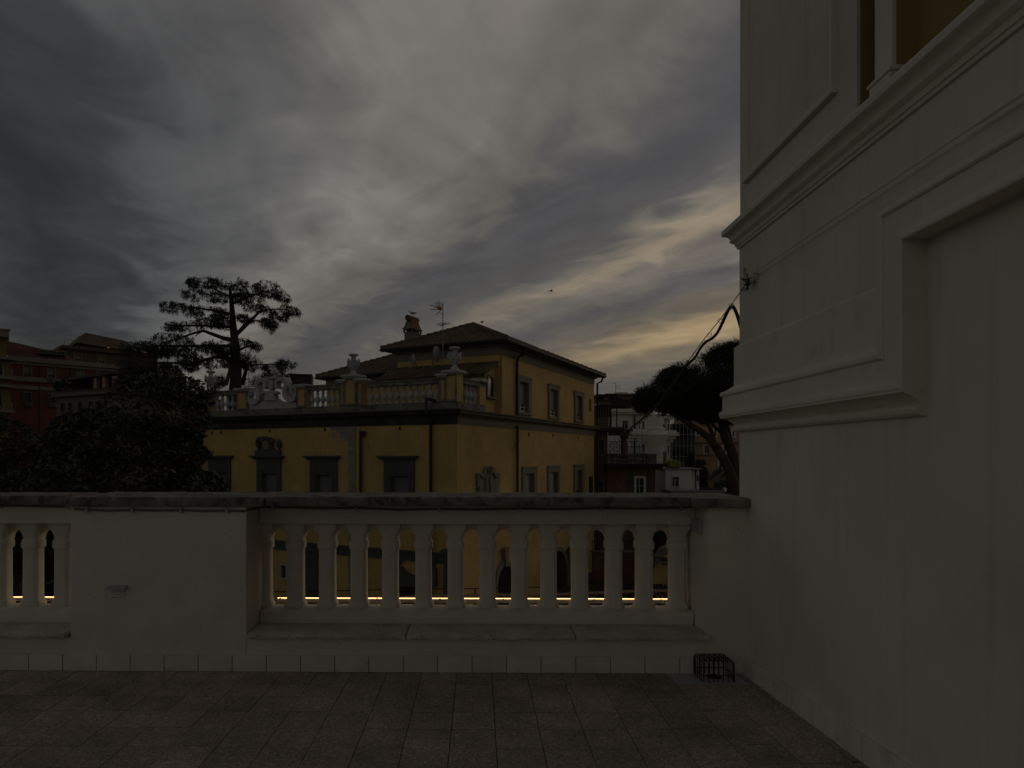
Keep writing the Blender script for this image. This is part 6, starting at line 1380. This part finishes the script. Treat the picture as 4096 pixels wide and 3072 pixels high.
# --- umbrella pine
PY = 46.0; pb = at(*Rz(1440, 1650), PY); base = (pb[0], PY, GZ); pn = tree('umbrella_pine', base, 'umbrella pine with dense dark canopy and two leaning trunks')
poly = [Rz(*p) for p in ((450, 800), (460, 740), (485, 670), (560, 610), (640, 580), (720, 500), (800, 460), (890, 410), (940, 400), (1020, 365), (1080, 340), (1170, 320), (1200, 270), (1300, 240), (1420, 230), (1600, 210), (1900, 260), (2150, 380), (2350, 600), (2300, 850), (2000, 960), (1700, 980), (1440, 960), (1380, 975), (1300, 940), (1200, 950), (1150, 985), (1080, 960), (1000, 930), (930, 960), (840, 905), (740, 918), (690, 900), (600, 880), (520, 890), (480, 850))]
P_ = crown_points(poly, PY, 15000, 4.2, clump=.62, shell=.6); v1, f1 = sprays(P_, 8, .34, .05, -.35, .34); npmesh('canopy', sub(v1, base), f1, M['pine'], pn, 'stuff')
def plimb(pts, r0, r1_, dy=(0, 0), name='limb'): return limb(pts, r0, r1_, dy, Rz, PY, base, pn, 'barkp', name)
plimb([(1440, 2600), (1420, 1650), (1330, 1390), (1250, 1250), (1165, 1130), (1080, 1060), (965, 985), (880, 930)], .42, .13, (0, -1), 'trunk')
plimb([(1460, 2600), (1432, 1650), (1400, 1400), (1370, 1250), (1300, 1100), (1275, 1000), (1265, 900)], .46, .22, (0, 1), 'trunk')
for pts, r0, r1_, dy in (([(1200, 1180), (1185, 1080), (1155, 1010), (1090, 940), (1000, 860)], .18, .06, (-.3, -1)), ([(1290, 1085), (1210, 1020), (1170, 960), (1120, 880)], .14, .05, (1, 0)), ([(1375, 1240), (1340, 1080), (1310, 950), (1340, 850)], .2, .08, (1, 2)), ([(1310, 960), (1380, 990), (1500, 900)], .12, .05, (1, 1)), ([(880, 930), (780, 880), (640, 800)], .12, .04, (-1, -1)), ([(1165, 960), (1240, 900), (1250, 840)], .08, .03, (0, 0))): plimb(pts, r0, r1_, dy)
# --- bushes on the right
leafy('clipped_conifer', Rz, [(935, 1405), (950, 1280), (975, 1240), (1000, 1270), (1012, 1330), (1015, 1420), (1015, 1800), (930, 1800)], 70, 2600, .42, .2, 'dtree', 1.0, 'narrow dark conifer above the annex roof', .5)
leafy('clipped_conifer', Rz, [(1020, 1400), (1040, 1320), (1080, 1330), (1110, 1325), (1125, 1400), (1140, 1480), (1145, 1800), (1015, 1800)], 72, 3200, .42, .2, 'dtree', 1.2, 'broader dark conifer beside the annex, before the peach house', .5)
leafy('garden_shrub', Rz, [(1205, 1600), (1220, 1540), (1260, 1500), (1310, 1520), (1350, 1490), (1395, 1530), (1400, 1800), (1200, 1800)], 66, 3000, .3, .4, 'bush', 1.6, 'loose green shrub at the foot of the pine trunks', .6, cat='shrub')
leafy('garden_shrub', Rz, [(560, 2150), (700, 1960), (820, 1970), (900, 2080), (900, 2400), (560, 2400)], 47, 3500, .3, .4, 'dtree', 1.6, 'dark shrub above the sloping garden wall', .6, cat='shrub')
leafy('garden_shrub', lambda x, y: (x, y), [(2390, 2440), (2395, 2330), (2450, 2312), (2540, 2340), (2560, 2335), (2640, 2340), (2700, 2345), (2720, 2440)], 36, 3500, .16, .4, 'dtree', .9, 'low dark shrub in front of the red gate', .4, cat='shrub')
WHERE = ['potted shrub at the open end of the beige roof terrace', 'largest potted shrub on the beige roof terrace, under the canopy edge', 'mid sized potted shrub beside the largest one on the beige terrace', 'potted shrub before the first canopy post of the beige terrace', 'smallest potted shrub on the beige roof terrace, between canopy posts',
         'potted shrub on the white penthouse terrace, beside the pergola', 'largest potted shrub on the white penthouse terrace', 'potted shrub third from the pergola on the white penthouse terrace', 'potted shrub second from the penthouse window on the white house', 'smallest potted shrub, before the penthouse window of the white house']
for k, (p, s_) in enumerate(bush_spots):
    far = k >= 5; t = root('potted_shrub', p, 0, WHERE[k], 'shrub', 'shrubs on the white penthouse terrace' if far else 'shrubs on the beige roof terrace')
    n = 420; q_ = rng.normal(size=(n, 3)); q_ /= np.linalg.norm(q_, axis=1)[:, None]; q_ *= (rng.uniform(.5, 1.1, n) ** .5)[:, None] * np.array([.75, .6, .62]) * s_; q_[:, 2] += .85 * s_
    vv, ff = leaves(q_, .26, .5); npmesh('foliage', vv, ff, M['dtree'], t, 'stuff'); obj('pot', MB().lathe(0, 0, [(.22, 0), (.3, .42), (.33, .45), (.33, .5)], 10), M['terra'], t)

# ================================================================== CABLE FROM THE HOUSE WALL TO THE NEIGHBOUR, BIRD
A = np.array(T.w(-.05, ry + .01, rz_ - .06)); Bp = np.array(at(2489, 1748, 56.6))
ck = root('overhead_cable', tuple(A), 0, 'slack black cable lashed to a carrier wire, crossing to the neighbour', 'cable')
uv = [(3000, 1112), (2960, 1168), (2930, 1215), (2888, 1280), (2823, 1364), (2751, 1457), (2641, 1609), (2553, 1689), (2489, 1748)]
def lay(P_):
    """points along the span: distance grows smoothly from the ring to the neighbour's column"""
    out = []
    for (u, v) in P_:
        t = (A[0] - (u - CX) / FPX * A[1]); lo_, hi_ = 0.0, 1.0
        for _ in range(50):
            m_ = (lo_ + hi_) / 2; X = A[0] + (Bp[0] - A[0]) * m_; Y = A[1] + (Bp[1] - A[1]) * m_
            if CX + FPX * X / Y > u: lo_ = m_
            else: hi_ = m_
        Y = A[1] + (Bp[1] - A[1]) * m_; p = at(u, v, Y); out.append((p[0] - A[0], p[1] - A[1], p[2] - A[2]))
    return out
def fine(P_, n=5): return smooth_curve(P_, n)
car_ = lay([(3000, 1112), (2975, 1148), (2930, 1212), (2880, 1278), (2820, 1352), (2750, 1448), (2690, 1530), (2630, 1618), (2590, 1655), (2553, 1686), (2489, 1745)])
def rad_px(P_, k0, k1): return [max(.0035, (k0 + (k1 - k0) * i / (len(P_) - 1)) * (P_[i][1] + A[1]) / FPX) for i in range(len(P_))]
obj('carrier_wire', MB().tube(car_, rad_px(car_, 2.0, 1.4), 6), M['black'], ck)
main = fine([(2985, 1420), (2972, 1340), (2958, 1290), (2945, 1250), (2930, 1226), (2915, 1238), (2900, 1268), (2888, 1295), (2870, 1330), (2850, 1352), (2823, 1368), (2800, 1395), (2780, 1430), (2745, 1462), (2722, 1500), (2690, 1540), (2660, 1580), (2641, 1611), (2620, 1625), (2603, 1651), (2570, 1675), (2553, 1690), (2520, 1715), (2489, 1749)], 3)
# the loop hangs beside the ring before it turns down the far side of the house
ml = []
Yl = None
for (u, v) in main:
    if u > 2930:
        p = at(u, v, 5.0 + .25 * (u - 2930) / 50 + .05); ml.append((p[0] - A[0], p[1] - A[1], p[2] - A[2]))
    else: ml.append(lay([(u, v)])[0])
y_first = next(p[1] for p in ml if p is not None and p[1] > 0) if False else None
obj('main_cable', MB().tube(ml, [min(.03, max(.011, r_)) for r_ in rad_px(ml, 8.0, 2.6)], 8), M['black'], ck, smooth=60)
for (u, v) in ((2925, 1222), (2880, 1282), (2838, 1340), (2818, 1368), (2780, 1418), (2752, 1450), (2600, 1652), (2580, 1668), (2560, 1684), (2540, 1700), (2520, 1715), (2505, 1730)):
    p = Vector(lay([(u, v)])[0]); s_ = max(.008, (p.y + A[1]) / FPX * 7); pts_ = [p + Vector((math.cos(t) * s_, math.sin(t * .7) * s_, math.sin(t) * s_ * 1.3)) for t in np.linspace(0, 7, 12)]
    obj('lashing', MB().tube(pts_, max(.0025, s_ * .14), 4), M['black'], ck)
bx, by, bz = at(2203, 1165, 70); fb = root('flying_bird', (bx, by, bz), R(20), 'small distant bird gliding under the clouds', 'bird')
obj('body', MB().tube([(-.25, 0, 0), (-.1, 0, .02), (.1, 0, .02), (.2, 0, .03), (.26, 0, .02)], [.01, .05, .06, .04, .01], 8), M['gutter'], fb, smooth=60)
for s_ in (-1, 1): obj('wing', MB().add([(.1, s_ * .03, .03), (-.08, s_ * .03, .03), (-.10, s_ * .3, .11), (.06, s_ * .32, .12), (-.12, s_ * .62, .04)], [(0, 1, 2, 3), (3, 2, 4)]), M['gutter'], fb)
